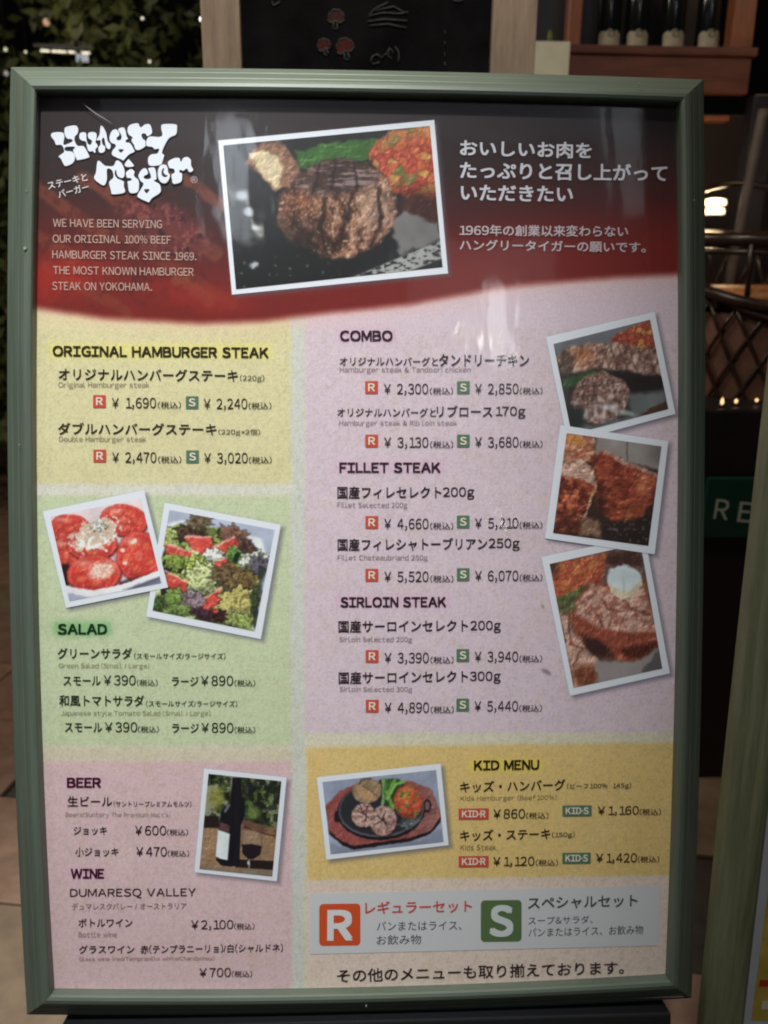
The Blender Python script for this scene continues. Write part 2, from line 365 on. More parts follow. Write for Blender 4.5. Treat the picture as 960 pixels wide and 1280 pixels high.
def flat_poly(name, pts, z, m, parent=poster):
    P = Pn(np.array([a for a, b in pts]), np.array([b for a, b in pts]), z)
    return from_py(name, P, [tuple(range(len(pts)-1, -1, -1))], m, parent)
def rrect(x0, y0, x1, y1, r, sl=0.0, n=4):
    out = []
    for cx, cy, a0 in ((x1-r, y0+r, -90), (x1-r, y1-r, 0), (x0+r, y1-r, 90), (x0+r, y0+r, 180)):
        for i in range(n+1): a = R_(a0+90*i/n); x = cx+r*math.cos(a); out.append((x, cy+r*math.sin(a)+sl*(x-x0)))
    return out
def badge(kind, x0, y0, x1, y1, sl=0.0):
    c = {'R': (204, 84, 66), 'S': (92, 124, 98)}[kind[-1]]
    flat_poly('price_badge', rrect(x0, y0, x1, y1, 1.2, sl), ZP+.0005, ink(c))
    wd, hh = x1-x0, y1-y0
    T(kind, x0+wd*(.24 if len(kind) == 1 else .11), y1-hh*.2+sl*wd*.3, x1-wd*(.24 if len(kind) == 1 else .11), y1-hh*.2+sl*wd*.7, hh*.62, (238, 226, 208), 0.035, ZP+.0009)

T('ORIGINAL HAMBURGER STEAK', 65.8,445.3,335.8,447.5,13.4, (44,32,8), .042)
T('オリジナルハンバーグステーキ', 73.3,475,297.5,477,15, BRN, .018); T('(220g)', 300,477.5,330.3,477.5,9, BRN, .004)
T('Original Hamburger steak', 73,486,186.7,486.3,9, GRY, .0)
T('ダブルハンバーグステーキ', 72.5,543,270.8,544,15, BRN, .018); T('(220g×2個)', 273,544.5,325,544.7,8.5, BRN, .004)
T('Double Hamburger steak', 74,553.8,182.5,554,8.8, GRY, .0)
T('COMBO', 425,426.3,490.8,426.3,13.4, PUR, .042)
T('オリジナルハンバーグと', 424.8,457,547.5,457.3,11, PUR, .012); T('タンドリーチキン', 548.7,457.5,661.3,457.8,15, PUR, .018)
T('Hamburger steak & Tandoori chicken', 424.7,467,588.3,467,8.8, GRY2, .0)
T('オリジナルハンバーグと', 421.7,520.8,545,521,11, PUR, .012); T('リブロース', 545.8,521,615.5,521.2,14.3, PUR, .018); T('170g', 619.7,523,656.7,523,15, PUR, .012)
T('Hamburger steak & Rib loin steak', 424,533.5,571,533.5,8.5, GRY2, .0)
T('FILLET STEAK', 424.2,590.8,550.8,590.8,13, PUR, .042)
T('国産フィレセレクト', 421.7,623.3,551.7,623,15.5, PUR, .018); T('200g', 553.7,624.5,593,624,15.5, PUR, .012)
T('Fillet Selected 200g', 421.8,636.3,509,636.3,8.6, GRY2, .0)
T('国産フィレシャトーブリアン', 422,688.5,609,687.3,15.5, PUR, .018); T('250g', 610.8,688.5,649.5,688.2,15.5, PUR, .012)
T('Fillet Chateaubriand 250g', 421.8,702,534.5,702,8.6, GRY2, .0)
T('SIRLOIN STEAK', 425.5,759.2,557.8,758.8,13, PUR, .042)
T('国産サーロインセレクト', 423,790.8,585,789.4,15.2, PUR, .018); T('200g', 588,791.2,626,790.8,15.3, PUR, .012)
T('Sirloin Selected 200g', 424,804,515,804,8.4, GRY2, .0)
T('国産サーロインセレクト', 423.3,855,585,852.8,15.2, PUR, .018); T('300g', 587.3,854.6,625.8,854.2,15.3, PUR, .012)
T('Sirloin Selected 300g', 424.5,866.4,515,866.4,8.4, GRY2, .0)
T('SALAD', 72,793,133.8,793,13.4, (14,52,22), .045)
T('グリーンサラダ', 72,823.3,165,823.5,13.5, GRN, .018); T('(スモールサイズ/ラージサイズ)', 167.5,824,281.7,824.2,8.2, GRN, .006)
T('Green Salad (Small / Large)', 73.5,836.6,186.5,836.8,8.6, (146,142,108), .0)
T('スモール', 79.2,856.7,125.7,856.7,11.5, GRN, .014); T('¥390', 129.5,856.3,169.5,856.5,12.5, GRN, .004)
T('ラージ', 214.7,857.3,248,857.3,11.5, GRN, .014); T('¥890', 251,857,291.5,857,12.5, GRN, .004)
T('和風トマトサラダ', 74,882.5,180,883,14, GRN, .018); T('(スモールサイズ/ラージサイズ)', 182.5,883.5,296.5,883.7,8.2, GRN, .006)
T('Japanese style Tomato Salad (Small / Large)', 76,896,263,896.2,8.6, (146,142,108), .0)
T('スモール', 81,914.7,127.5,915,11.5, GRN, .014); T('¥390', 131,915,171.5,915,12.5, GRN, .004)
T('ラージ', 215,915.7,248.5,915.8,11.5, GRN, .014); T('¥890', 251.5,915.7,291.7,915.8,12.5, GRN, .004)
for x0, x1, yb in ((171,197,857.3), (293,319,857.8), (172.5,198.5,915.7), (293,319,916.3)): T('（税込）', x0, yb, x1, yb, 8.2, GRN, .006)
T('BEER', 83.5,984.4,126.3,984.4,12.4, (70,10,44), .045)
T('生ビール', 84.5,1007.8,140,1007.8,12.5, PUR, .014); T('(サントリープレミアムモルツ)', 142,1008.6,239,1008.8,7.6, PUR, .006)
T("Beers(Suntory The Premium Malt's)", 82,1022.3,213,1022.6,7.8, (158,136,136), .0)
T('ジョッキ', 92,1043.5,133.5,1043.5,10.5, PUR, .012); T('¥600', 168.5,1044,207.5,1044,12, PUR, .004)
T('小ジョッキ', 94,1070.3,148,1070.3,11, PUR, .012); T('¥470', 170,1070.5,208.5,1070.5,12, PUR, .004)
T('WINE', 88.3,1098,130,1098,12.2, (70,10,44), .045)
T('DUMARESQ VALLEY', 87.5,1123,244.5,1122,12, PUR, .006)
T('デュマレスクバレー / オーストラリア', 90,1137.3,233,1136.3,8.4, (134,114,112), .0)
T('ボトルワイン', 98,1158.7,165.5,1158.5,10.5, PUR, .010); T('¥2,100', 238.7,1163,291.5,1162.5,12.8, PUR, .004)
T('Bottle wine', 98,1171.3,146,1171.3,6.8, (150,126,120), .0)
T('グラスワイン', 98.7,1192,168,1191.7,10.5, PUR, .010); T('赤(テンプラニーリョ)/白(シャルドネ)', 175.5,1192.3,353.7,1190,11, PUR, .010)
T('Glass wine (red/Tempranillo white/Chardonnay)', 99,1202.5,268,1201.5,7, (150,126,120), .0)
T('¥700', 249,1221.5,288.5,1221,11.5, PUR, .004)
for x0, x1, yb in ((208.5,235,1044.3), (209.5,236.5,1070.7), (292.5,318,1161.8), (289.5,315,1221.3)): T('（税込）', x0, yb, x1, yb, 8, PUR, .004)
T('KID MENU', 592.4,963,674,962,12.4, (44,32,8), .042)
T('キッズ・ハンバーグ', 575,990.8,706.7,987.7,14, BRN, .016); T('(ビーフ100%  145g)', 708.7,987.3,789,986.3,8.2, BRN, .004)
T('Kids Hamburger (Beef100%)', 575.5,1002.6,695.8,1001.2,8.4, (132,112,74), .0)
T('¥860', 616.5,1023.3,656.3,1023,12, BRN, .006); T('¥1,160', 747,1020,798.5,1019.5,12.2, BRN, .006)
T('キッズ・ステーキ', 575,1051.5,688,1049,14, BRN, .016); T('(150g)', 690,1048,718.5,1047.5,8, BRN, .004)
T('Kids Steak', 575.5,1062.7,620,1062.4,7.4, (132,112,74), .0)
T('¥1,120', 616.3,1084,668,1083.5,13, BRN, .006); T('¥1,420', 745,1079.8,796,1079.3,13, BRN, .006)
for x0, x1, yb in ((657.5,685.5,1023.3), (799.5,826,1018.8), (669.5,697.5,1082.3), (797,824,1078)): T('（税込）', x0, yb, x1, yb, 8, BRN, .004)
for y, dy in ((1010.7, 0), (1070.2, 0)): badge('KID·R', 573.2, y, 611, y+14, -.01)
badge('KID·S', 703, 1006.9, 739.7, 1020.7, -.01); badge('KID·S', 702.8, 1066, 738.6, 1080, -.01)
for (xr, ya, pa, xs, yb_, pb, c, rx) in ((116.2,493.8,'1,690',232.2,495.2,'2,240',BRN,0), (116.6,562,'2,470',232.7,563,'3,020',BRN,.3), (456.3,476.3,'2,300',571.2,476.5,'2,850',PUR,0), (456.5,543.2,'3,130',571.2,543.2,'3,680',PUR,0),
        (456.6,645,'4,660',571,644.4,'5,210',PUR,0), (456.7,711,'5,520',571,710.2,'6,070',PUR,0), (457,812.5,'3,390',570.6,811.3,'3,940',PUR,-.4), (457.2,874.7,'4,890',570.4,873.2,'5,440',PUR,-.6)):
    badge('R', xr, ya, xr+16.3, ya+16); badge('S', xs, yb_, xs+16, yb_+16)
    T('¥ '+pa, xr+23.6+rx*.3, ya+18, xr+79, ya+17.8, 14.8, c, .004); T('（税込）', xr+81, ya+16.8, xr+110, ya+16.8, 8.8, c, .006)
    T('¥ '+pb, xs+22.6, yb_+17.8, xs+77, yb_+17.5, 14.8, c, .004); T('（税込）', xs+78.5, yb_+16.5, xs+107, yb_+16.3, 8.8, c, .006)
# set banner
flat_poly('set_banner', [(387,1117),(826,1107),(823,1182),(387,1193)], ZP+.0004, ink((214, 214, 216)))
flat_poly('set_badge', rrect(399, 1130, 450.5, 1182.5, 5, -.012), ZP+.0006, ink((214, 86, 44))); flat_poly('set_badge', rrect(601, 1125.5, 652, 1177.5, 5, -.012), ZP+.0006, ink((92, 116, 74)))
T('R', 409,1176,441,1175.6,38.5, (226,226,226), .05, ZP+.001); T('S', 611.5,1171.5,641.5,1171,40, (212,218,216), .05, ZP+.001)
T('レギュラーセット', 456.5,1143,590,1140.3,16, (206,76,66), .022); T('パンまたはライス、', 471,1163.5,577,1162.5,11.5, (70,74,88), .0); T('お飲み物', 471,1181.3,526.5,1180.3,12.3, (70,74,88), .0)
T('スペシャルセット', 660,1137,797,1133.5,15, (74,88,78), .022); T('スープ&サラダ、', 660.5,1156,741,1154.2,10, (70,74,80), .0); T('パンまたはライス、お飲み物', 660.5,1171.5,804,1167.7,11.5, (70,74,80), .0)
T('その他のメニューも取り揃えております。', 421.5,1228.3,780,1217.5,16.8, (46, 30, 30), .014)
WHT = (214, 212, 222)
T('おいしいお肉を', 575,195,739.5,198.5,20.5, WHT, .03); T('たっぷりと召し上がって', 575,223.5,834,227.5,22, WHT, .03); T('いただきたい', 576,250.5,716,252.8,20, WHT, .03)
T('1969年の創業以来変わらない', 574.5,294.8,785,296.3,14.3, (206,190,196), .018); T('ハングリータイガーの願いです。', 574.5,313,807,316,13.8, (206,190,196), .018)
for s, x0, y0, x1, y1 in (('WE HAVE BEEN SERVING',66.4,283.5,202.5,285.3), ('OUR ORIGINAL 100% BEEF',66,303.3,213.7,304.8), ('HAMBURGER STEAK SINCE 1969.',65.5,323,245.5,325.6), ('THE MOST KNOWN HAMBURGER',66.5,342.8,242,345), ('STEAK ON YOKOHAMA.',65.5,362.4,190,363.8)):
    T(s, x0, y0, x1, y1, 10.2, (206,172,160), -.002)
T('ステーキと', 61,237,110,225.5,9.5, (226,222,226), .012); T('バーガー', 74,247.8,112,237.5,9.5, (226,222,226), .012); T('®', 238.5,229,247,228.6,8.6, (196,170,170), .0)
SP = 'tmp'
def text_obj(name, s, bold, org, ex, up, nrm, m, parent, dz=2.2e-5):
    v, f = text_geo(s, bold); mn, mx = v.min(0), v.max(0)
    q = org+((v[:, :1]-mn[0])/(mx[0]-mn[0]))*ex+((v[:, 1:2]-mn[1])/(mx[1]-mn[1]))*up+v[:, 2:]*dz*nrm
    return from_py(name, q, f, m, parent)
def build_texts():
    for s, x0, y0, x1, y1, h, c, bold, z in TEXTS:
        A, B, Cc = Pn(x0, y0, z), Pn(x1, y1, z), Pn(x0, y0-h, z); ex = B-A; hm = np.linalg.norm(Cc-A)
        up = np.array([-ex[1], ex[0], 0]); up = up/np.linalg.norm(up)*hm
        text_obj('lettering', s, bold, A, ex, up, np.array([0, 0, 1.0]), ink(c), poster)
build_texts()

# ---- logo letters: traced outlines smoothed
def catmull(pts, n=4):
    P = np.array(pts, float); k = len(P); out = []
    for i in range(k):
        a, b, c, d = P[i-1], P[i], P[(i+1) % k], P[(i+2) % k]
        for j in range(n): t = j/n; out.append(0.5*((2*b)+(c-a)*t+(2*a-5*b+4*c-d)*t*t+(3*b-a-3*c+d)*t**3))
    return np.array(out)
from mathutils.geometry import delaunay_2d_cdt
def _tri(loops):
    V = []; E = []
    for L in loops: n = len(V); V += [Vector(p) for p in L]; E += [(n+i, n+(i+1) % len(L)) for i in range(len(L))]
    v, e, f, *_ = delaunay_2d_cdt(V, E, [], 0, 1e-4)
    def wind(L, x, y):
        w_ = 0
        for i in range(len(L)):
            (x0, y0), (x1, y1) = L[i-1], L[i]
            if (y0 <= y) != (y1 <= y):
                if x < (x1-x0)*(y-y0)/(y1-y0)+x0: w_ += 1 if y1 > y0 else -1
        return w_
    out = []
    for t in f:
        x = sum(v[i].x for i in t)/3; y = sum(v[i].y for i in t)/3
        if wind(loops[0], x, y) and not any(wind(h, x, y) for h in loops[1:]): out.append(tuple(reversed(t)))
    return np.array([(p.x, p.y) for p in v]), out
LZ = [ZP+.0006]
def logo_letter(outl, holes, o, k):
    loops = [catmull(outl)/k+np.array(o)]+[catmull(h)/k+np.array(o) for h in holes]
    q = loops[0]; t = np.roll(q, -1, 0)-np.roll(q, 1, 0); nn = np.stack([t[:, 1], -t[:, 0]], 1); nn /= np.linalg.norm(nn, axis=1)[:, None]
    v, f = _tri([q+nn*.3]); P = Pn(v[:, 0], v[:, 1], LZ[0]); from_py('logo_outline', P, f, ink((40, 30, 36)), poster)
    loops[0] = q-nn*.6; v, f = _tri(loops); P = Pn(v[:, 0], v[:, 1], LZ[0]+3e-5); from_py('logo_letter', P, f, ink((232, 236, 246)), poster); LZ[0] += 6e-5
o8, o4, o6 = (50, 140), (50, 140), (110, 180)
logo_letter([(105,240),(128,202),(225,200),(248,245),(238,318),(262,320),(320,292),(312,275),(270,270),(243,225),(242,165),(270,142),(355,130),(385,165),(380,215),(352,250),(352,290),(380,335),(440,340),(495,435),(480,462),(380,485),(360,470),(330,400),(330,372),(345,352),(270,352),(250,365),(262,385),(320,392),(350,430),(350,480),(322,520),(258,545),(232,525),(205,470),(180,445),(215,415),(238,392),(215,335),(160,332),(140,290)], [], o8, 8)
logo_letter([(388,240),(400,207),(440,197),(466,215),(468,265),(480,310),(500,325),(515,300),(512,285),(480,262),(475,225),(492,200),(545,197),(570,222),(568,270),(560,300),(580,330),(578,355),(560,370),(558,408),(540,410),(525,395),(500,400),(478,385),(465,345),(455,300),(425,292),(395,272)], [], o8, 8)
logo_letter([(565,270),(590,225),(600,150),(615,133),(640,155),(668,215),(680,285),(708,320),(710,350),(698,375),(675,370),(655,345),(640,270),(632,262),(622,285),(632,325),(655,345),(650,395),(615,413),(585,400),(580,355),(600,325),(598,285),(572,290)], [], o8, 8)
logo_letter([(690,270),(700,215),(725,178),(765,170),(795,205),(795,235),(770,262),(776,278),(802,275),(812,250),(800,215),(778,182),(792,158),(835,150),(858,180),(870,240),(885,268),(862,285),(865,300),(905,310),(948,385),(940,405),(890,430),(835,488),(815,480),(745,450),(715,425),(720,385),(752,345),(745,325),(710,310)], [[(785,375),(838,375),(808,408)]], o8, 8)
logo_letter([(497,100),(512,72),(560,62),(575,85),(600,68),(630,70),(643,110),(635,130),(612,140),(600,125),(583,128),(588,150),(605,165),(605,195),(570,218),(545,215),(535,190),(520,165),(525,145),(505,130)], [], o4, 4.571)
logo_letter([(605,165),(625,138),(680,140),(697,128),(690,95),(700,68),(775,68),(785,90),(778,130),(740,150),(710,200),(700,235),(712,245),(700,290),(690,305),(625,308),(615,265),(635,240),(668,235),(678,212),(655,215),(640,202),(608,195)], [], o4, 4.571)
logo_letter([(45,265),(60,225),(68,160),(75,135),(95,133),(130,165),(150,172),(200,172),(220,135),(240,128),(270,150),(292,195),(297,240),(285,272),(262,274),(238,262),(226,238),(222,210),(217,240),(234,270),(262,284),(290,300),(290,340),(300,370),(285,395),(195,405),(180,375),(165,310),(180,285),(200,265),(195,225),(180,205),(155,205),(155,280),(140,325),(115,333),(60,295)], [], o6, 6.4)
logo_letter([(290,160),(320,120),(335,125),(370,170),(355,185),(305,185)], [], o6, 6.4)
logo_letter([(300,230),(325,205),(350,197),(375,220),(372,255),(405,285),(412,330),(400,385),(350,397),(325,380),(315,320),(314,297),(345,287),(338,276),(310,272)], [], o6, 6.4)
logo_letter([(400,260),(410,225),(440,193),(468,195),(484,232),(472,248),(452,258),(452,272),(478,278),(500,268),(494,238),(478,197),(500,185),(535,188),(548,230),(550,285),(530,292),(575,320),(587,370),(570,400),(515,435),(490,468),(460,460),(400,430),(393,405),(420,360),(440,320),(420,300)], [[(448,365),(492,362),(470,395)]], o6, 6.4)
logo_letter([(554,240),(560,195),(582,165),(620,162),(640,188),(645,225),(660,250),(645,295),(618,317),(585,310),(562,280)], [[(588,240),(593,205),(610,192),(604,225),(618,245),(638,252),(620,266),(600,260)]], o6, 6.4)
logo_letter([(635,150),(655,125),(700,107),(735,112),(743,138),(760,110),(795,100),(825,125),(828,170),(845,205),(830,225),(805,225),(790,200),(765,217),(738,210),(735,225),(755,235),(750,300),(700,322),(675,315),(668,280),(664,245),(690,225),(680,200),(650,195)], [], o6, 6.4)

# ---- snapshots
def soften(c, n=2):
    for _ in range(n):
        p = np.pad(c, ((1, 1), (1, 1), (0, 0)), 'edge'); c = (p[1:-1, 1:-1]*2+p[:-2, 1:-1]+p[2:, 1:-1]+p[1:-1, :-2]+p[1:-1, 2:])/6
    return c
def develop(c, X, Y, rel=1.0):
    """photographic print: relief of the food seen as small lit and unlit facets, highlights, slightly faded blacks"""
    mx, mn = c.max(-1), c.min(-1); sat = rel*sm(.25, .6, (mx-mn)/(mx+.02)); lum = c.mean(-1)
    wx, wy = fbm(X/9, Y/9, 91, 3)*10, fbm(X/9+31, Y/9, 92, 3)*10
    hgt = fbm((X+wx)/8, (Y+wy)/8, 93, 4)*9+fbm((X+wy)/2.8, (Y+wx)/2.8, 94, 3)*2.6
    gy, gx = np.gradient(hgt); st = abs(X[0, 1]-X[0, 0])+1e-6; em = np.clip((-gx*.6-gy*.8)/st, -1.6, 1.6); em = np.where(Y < 0, em, -em*-1.0)
    n = fbm(X/24, Y/24, 95, 3)-.5; m = sat*sm(.01, .05, lum)
    g = np.exp(m*(em*.55)+.5*n+.10*(fbm(X/2, Y/2, 97, 2)-.5)); c = c*g[..., None]
    hi = m*sm(.85, 1.25, em)*.30*np.clip(lum*5, .25, 1); c = c*(1-hi[..., None])+np.array([.75, .72, .66])*hi[..., None]
    c = soften(c, 1); l = c.mean(-1, keepdims=True)
    return np.clip((l+(c-l)*.86)*1.0+.004, 0, .95)
def snapshot(key, z, fn, step, label, rel=1.0):
    outer, inner = PH[key]
    flat_poly('photo_border', outer, z, ink((236, 240, 248)))
    wd = math.dist(inner[0], inner[1]); ht = math.dist(inner[0], inner[3]); nx, ny = int(wd/step), int(ht/step)
    U, V = np.meshgrid(np.linspace(0, 1, nx), np.linspace(0, 1, ny)); q = bil(inner, U, V); X, Y = q[..., 0], q[..., 1]
    c = develop(fn(X, Y), X, Y, rel); o = quadgrid('printed_photo', Pn(X, Y, z+.0002), c, nx, ny, M_photo, poster); o['label'] = label
M_photo = vmat('printed_photo_ink', 0.5, 0.06, 1600)
def p_steak(X, Y):
    p = Paint(X, Y, (26, 27, 30), (260, 140), 3, 16, 36); x, y = p.X, p.Y
    p.mix((1-sm(60, 330, x))*(1-sm(150, 420, y))*.55, (96, 106, 120))  # grey-blue reflection haze painted mildly over the upper left
    k = p.poly([(330,150),(480,110),(640,100),(680,140),(600,175),(480,180),(340,205)], (52, 96, 36), 8)
    p.mod(k, .6*sm(.5, .75, fbm(x/90, y/12, 4)), (104, 140, 66))
    k = p.poly([(600,160),(640,110),(690,75),(860,40),(880,290),(860,330),(770,340),(700,300),(640,220)], (176, 62, 34), 10)
    v, e = cells(x/34, y/34, 3); p.mod(k, sm(.5, .6, v)*.7, (206, 104, 44)); p.mod(k, sm(.84, .87, v)*.8, (196, 158, 66)); p.mod(k, (1-sm(0, .35, e))*.5, (112, 34, 20)); p.mod(k, (1-sm(.03, .06, v))*.8, (96, 120, 50)); p.mod(k, sm(.5, .75, fbm(x/20, y/20, 71))*.5, (196, 84, 60)); p.mod(k, sm(230, 330, y)*.6, (90, 34, 26))
    p.mod(k, (1-sm(60, 150, y))*.5, (190, 150, 60))
    p.blob(800, 370, 80, 60, (70, 34, 30), 20, .4)
    p.poly([(685,420),(740,370),(860,425),(875,480),(715,540)], (116, 114, 114), 10)
    k = p.poly([(540,620),(900,470),(900,540),(700,620)], (158, 158, 156), 4, raw=True); p.mod(k, sm(.52, .58, fbm(x/16, y/9, 14))*sm(.2, .3, vnoise(x/90, y/90, 1)), (38, 38, 40))
    k = p.poly([(140,190),(200,115),(265,112),(330,180),(350,240),(310,290),(250,290),(200,240)], (142, 100, 76), 8); p.mod(k, .5*sm(.5, .7, fbm(x/18, y/18, 9)), (96, 62, 48))
    k = p.poly([(160,160),(200,148),(255,165),(275,205),(268,288),(232,268),(195,225)], (206, 186, 146), 8)
    k = p.blob(485, 365, 222, 182, (112, 68, 46), -8, .05)
    n = fbm(x/30, y/46, 11, 5); n3 = fbm(x/9, y/11, 13, 3)
    p.mod(k, sm(.46, .66, n)*.8, (176, 128, 98)); p.mod(k, (1-sm(.3, .48, n))*.75, (44, 24, 20)); p.mod(k, sm(.6, .75, n3)*.7, (206, 172, 150)); p.mod(k, (1-sm(.28, .42, n3))*.5, (30, 16, 14))
    p.mod(k, np.exp(-((x-640)/70)**2-((y-370)/110)**2)*.55, (192, 160, 142))
    p.mod(k, np.exp(-((x-330)/90)**2-((y-470)/80)**2)*.75, (34, 20, 18)); p.mod(k, np.exp(-((x-350)/60)**2-((y-330)/50)**2)*.5, (150, 84, 50))
    c = p.blob(480, 250, 150, 66, (58, 38, 38), -6, .3, .85); p.mod(c, sm(.5, .68, fbm(x/60, y/10, 23))*.8, (170, 150, 148)); 
    for a in (((420,190),(395,300)), ((480,185),(470,290)), ((545,190),(560,300))): p.line(a, 7, (28, 16, 18), .6, 5)
    for a in (((545,310),(520,400),(475,500)), ((640,290),(650,400),(610,500)), ((440,330),(430,430),(470,520))): p.line(a, 9, (40, 20, 16), .75, 6)
    p.poly([(90,560),(280,470),(400,520),(470,560),(560,560),(520,640),(100,680)], (20, 20, 22), 26, .9)
    v, e = cells(x/13, y/13, 41); p.mod(1-sm(420, 560, x), sm(.9, .93, v)*sm(.25, .5, e)*sm(460, 600, y)*.45, (140, 140, 138))
    for cx, cy, r in ((135, 315, 22), (155, 372, 20), (175, 432, 16), (170, 575, 12)): p.blob(cx, cy, r, r*.8, (206, 216, 226), 0, .5, .8)  # spots of mirrored lamps painted into the print
    return p.lin(1.15)
def p_combo(X, Y):
    p = Paint(X, Y, (52, 46, 44), (680, 380), 4, 12, 30); x, y = p.X, p.Y
    p.poly([(40,190),(530,60),(540,140),(60,270)], (104, 106, 114), 12)
    k = p.poly([(330,170),(520,80),(570,220),(470,225),(350,215)], (170, 68, 34), 12); v, e = cells(x/30, y/30, 5); p.mod(k, sm(.6, .65, v)*.8, (206, 140, 60)); p.mod(k, (1-sm(0, .2, e))*.6, (70, 24, 16))
    k = p.poly([(60,270),(120,220),(250,190),(400,200),(580,240),(600,360),(400,330),(250,320),(90,350)], (160, 122, 106), 12)
    n = fbm(x/24, y/24, 6); p.mod(k, sm(.5, .7, n)*.7, (206, 176, 160)); p.mod(k, (1-sm(.3, .46, n))*.7, (84, 48, 36)); p.mod(k, np.exp(-((x-200)/60)**2-((y-260)/50)**2)*.7, (190, 108, 56))
    for i in range(7): p.line([(280+i*48, 200+i*5), (330+i*44, 335)], 4, (84, 52, 46), .6, 3); p.line([(330+i*44, 200+i*5), (270+i*46, 325)], 4, (84, 52, 46), .5, 3)
    p.poly([(60,350),(100,230),(160,260),(130,400)], (56, 42, 34), 16, .7)
    p.poly([(80,380),(230,335),(320,345),(300,380),(100,420)], (52, 84, 38), 10)
    p.poly([(330,330),(600,365),(620,430),(500,450),(380,420)], (30, 20, 20), 12)
    k = p.blob(280, 470, 145, 125, (136, 98, 86), -20, .06); p.mod(k, sm(.48, .7, fbm(x/20, y/20, 8))*.8, (206, 180, 170)); p.mod(k, (1-sm(.3, .46, fbm(x/14, y/14, 18)))*.6, (70, 42, 36))
    for i in range(4): p.line([(190+i*50, 380), (230+i*50, 560)], 4, (76, 48, 44), .6, 3); p.line([(160, 420+i*45), (400, 390+i*45)], 4, (76, 48, 44), .5, 3)
    p.poly([(110,560),(240,610),(440,560),(420,450),(600,430),(640,540),(260,700),(110,700)], (112, 122, 122), 16, .8); p.blob(150, 570, 60, 60, (40, 44, 44), 0, .5)
    p.poly([(480,545),(615,480),(625,525),(520,560)], (74, 44, 30), 5)
    for cx, cy, rx, ry in ((325, 520, 45, 16), (215, 550, 12, 30), (410, 545, 44, 14)): p.blob(cx, cy, rx, ry, (214, 224, 226), 10, .6, .6)
    return p.lin(1.15)
def p_fillet(X, Y):
    p = Paint(X, Y, (60, 38, 30), (680, 380), 4, 14, 34); x, y = p.X, p.Y
    p.poly([(240,650),(600,700),(600,840),(420,790),(250,750)], (150, 140, 136), 10); p.line([(258,660),(255,730)], 4, (70, 56, 50), .8); p.line([(420,690),(420,780)], 4, (80, 66, 60), .7); p.mix(sm(470, 600, x)*(1-sm(760, 840, y))*.6, (80, 74, 76))
    k = p.poly([(100,630),(250,670),(250,780),(90,790)], (176, 96, 62), 10); p.mod(k, sm(.5, .65, fbm(x/16, y/16, 3))*.8, (206, 166, 130)); p.blob(150, 680, 45, 28, (206, 140, 50), 10, .4, .8)
    k = p.poly([(230,770),(300,730),(380,770),(500,840),(570,870),(540,1000),(440,1110),(330,1080),(260,1020),(262,890)], (136, 50, 26), 12)
    n = fbm(x/40, y/22, 12); p.mod(k, sm(.5, .7, n)*.7, (186, 88, 46)); p.mod(k, (1-sm(.3, .48, n))*.6, (76, 22, 14)); p.mod(k, np.exp(-((x-500)/40)**2-((y-900)/90)**2)*.7, (206, 118, 74)); p.mod(k, np.exp(-((x-420)/50)**2-((y-1060)/60)**2)*.6, (196, 106, 46))
    p.mod(k, np.exp(-((x-280)/40)**2-((y-1000)/90)**2)*.7, (40, 18, 14))
    p.line([(300,735),(400,790),(500,830),(560,860)], 9, (196, 150, 130), .8, 6)
    k = p.poly([(70,850),(160,840),(260,920),(205,1060),(190,1130),(40,1150)], (146, 56, 28), 10); p.mod(k, sm(.5, .68, fbm(x/22, y/22, 15))*.8, (206, 112, 58)); p.mod(k, (1-sm(.34, .5, fbm(x/26, y/26, 19)))*.7, (70, 24, 16)); p.mod(k, sm(990, 1100, y)*.6, (60, 26, 22))
    k = p.poly([(80,800),(190,770),(240,830),(262,915),(200,880),(80,855)], (206, 168, 146), 8); p.mod(k, (1-sm(.36, .5, fbm(x/18, y/10, 27)))*.7, (140, 76, 56))
    p.line([(262,915),(235,990),(205,1065)], 6, (212, 160, 120), .8, 4)
    p.poly([(190,1060),(270,1090),(300,1170),(180,1150)], (146, 110, 84), 12, .8); k = p.poly([(290,1090),(560,1060),(530,1230),(290,1180)], (40, 30, 28), 16, .85); p.mod(k, sm(.6, .75, fbm(x/16, y/12, 33))*.8, (130, 126, 122)); p.mix(sm(520, 580, x)*sm(900, 1000, y)*.7, (36, 30, 28))
    return p.lin(1.15)
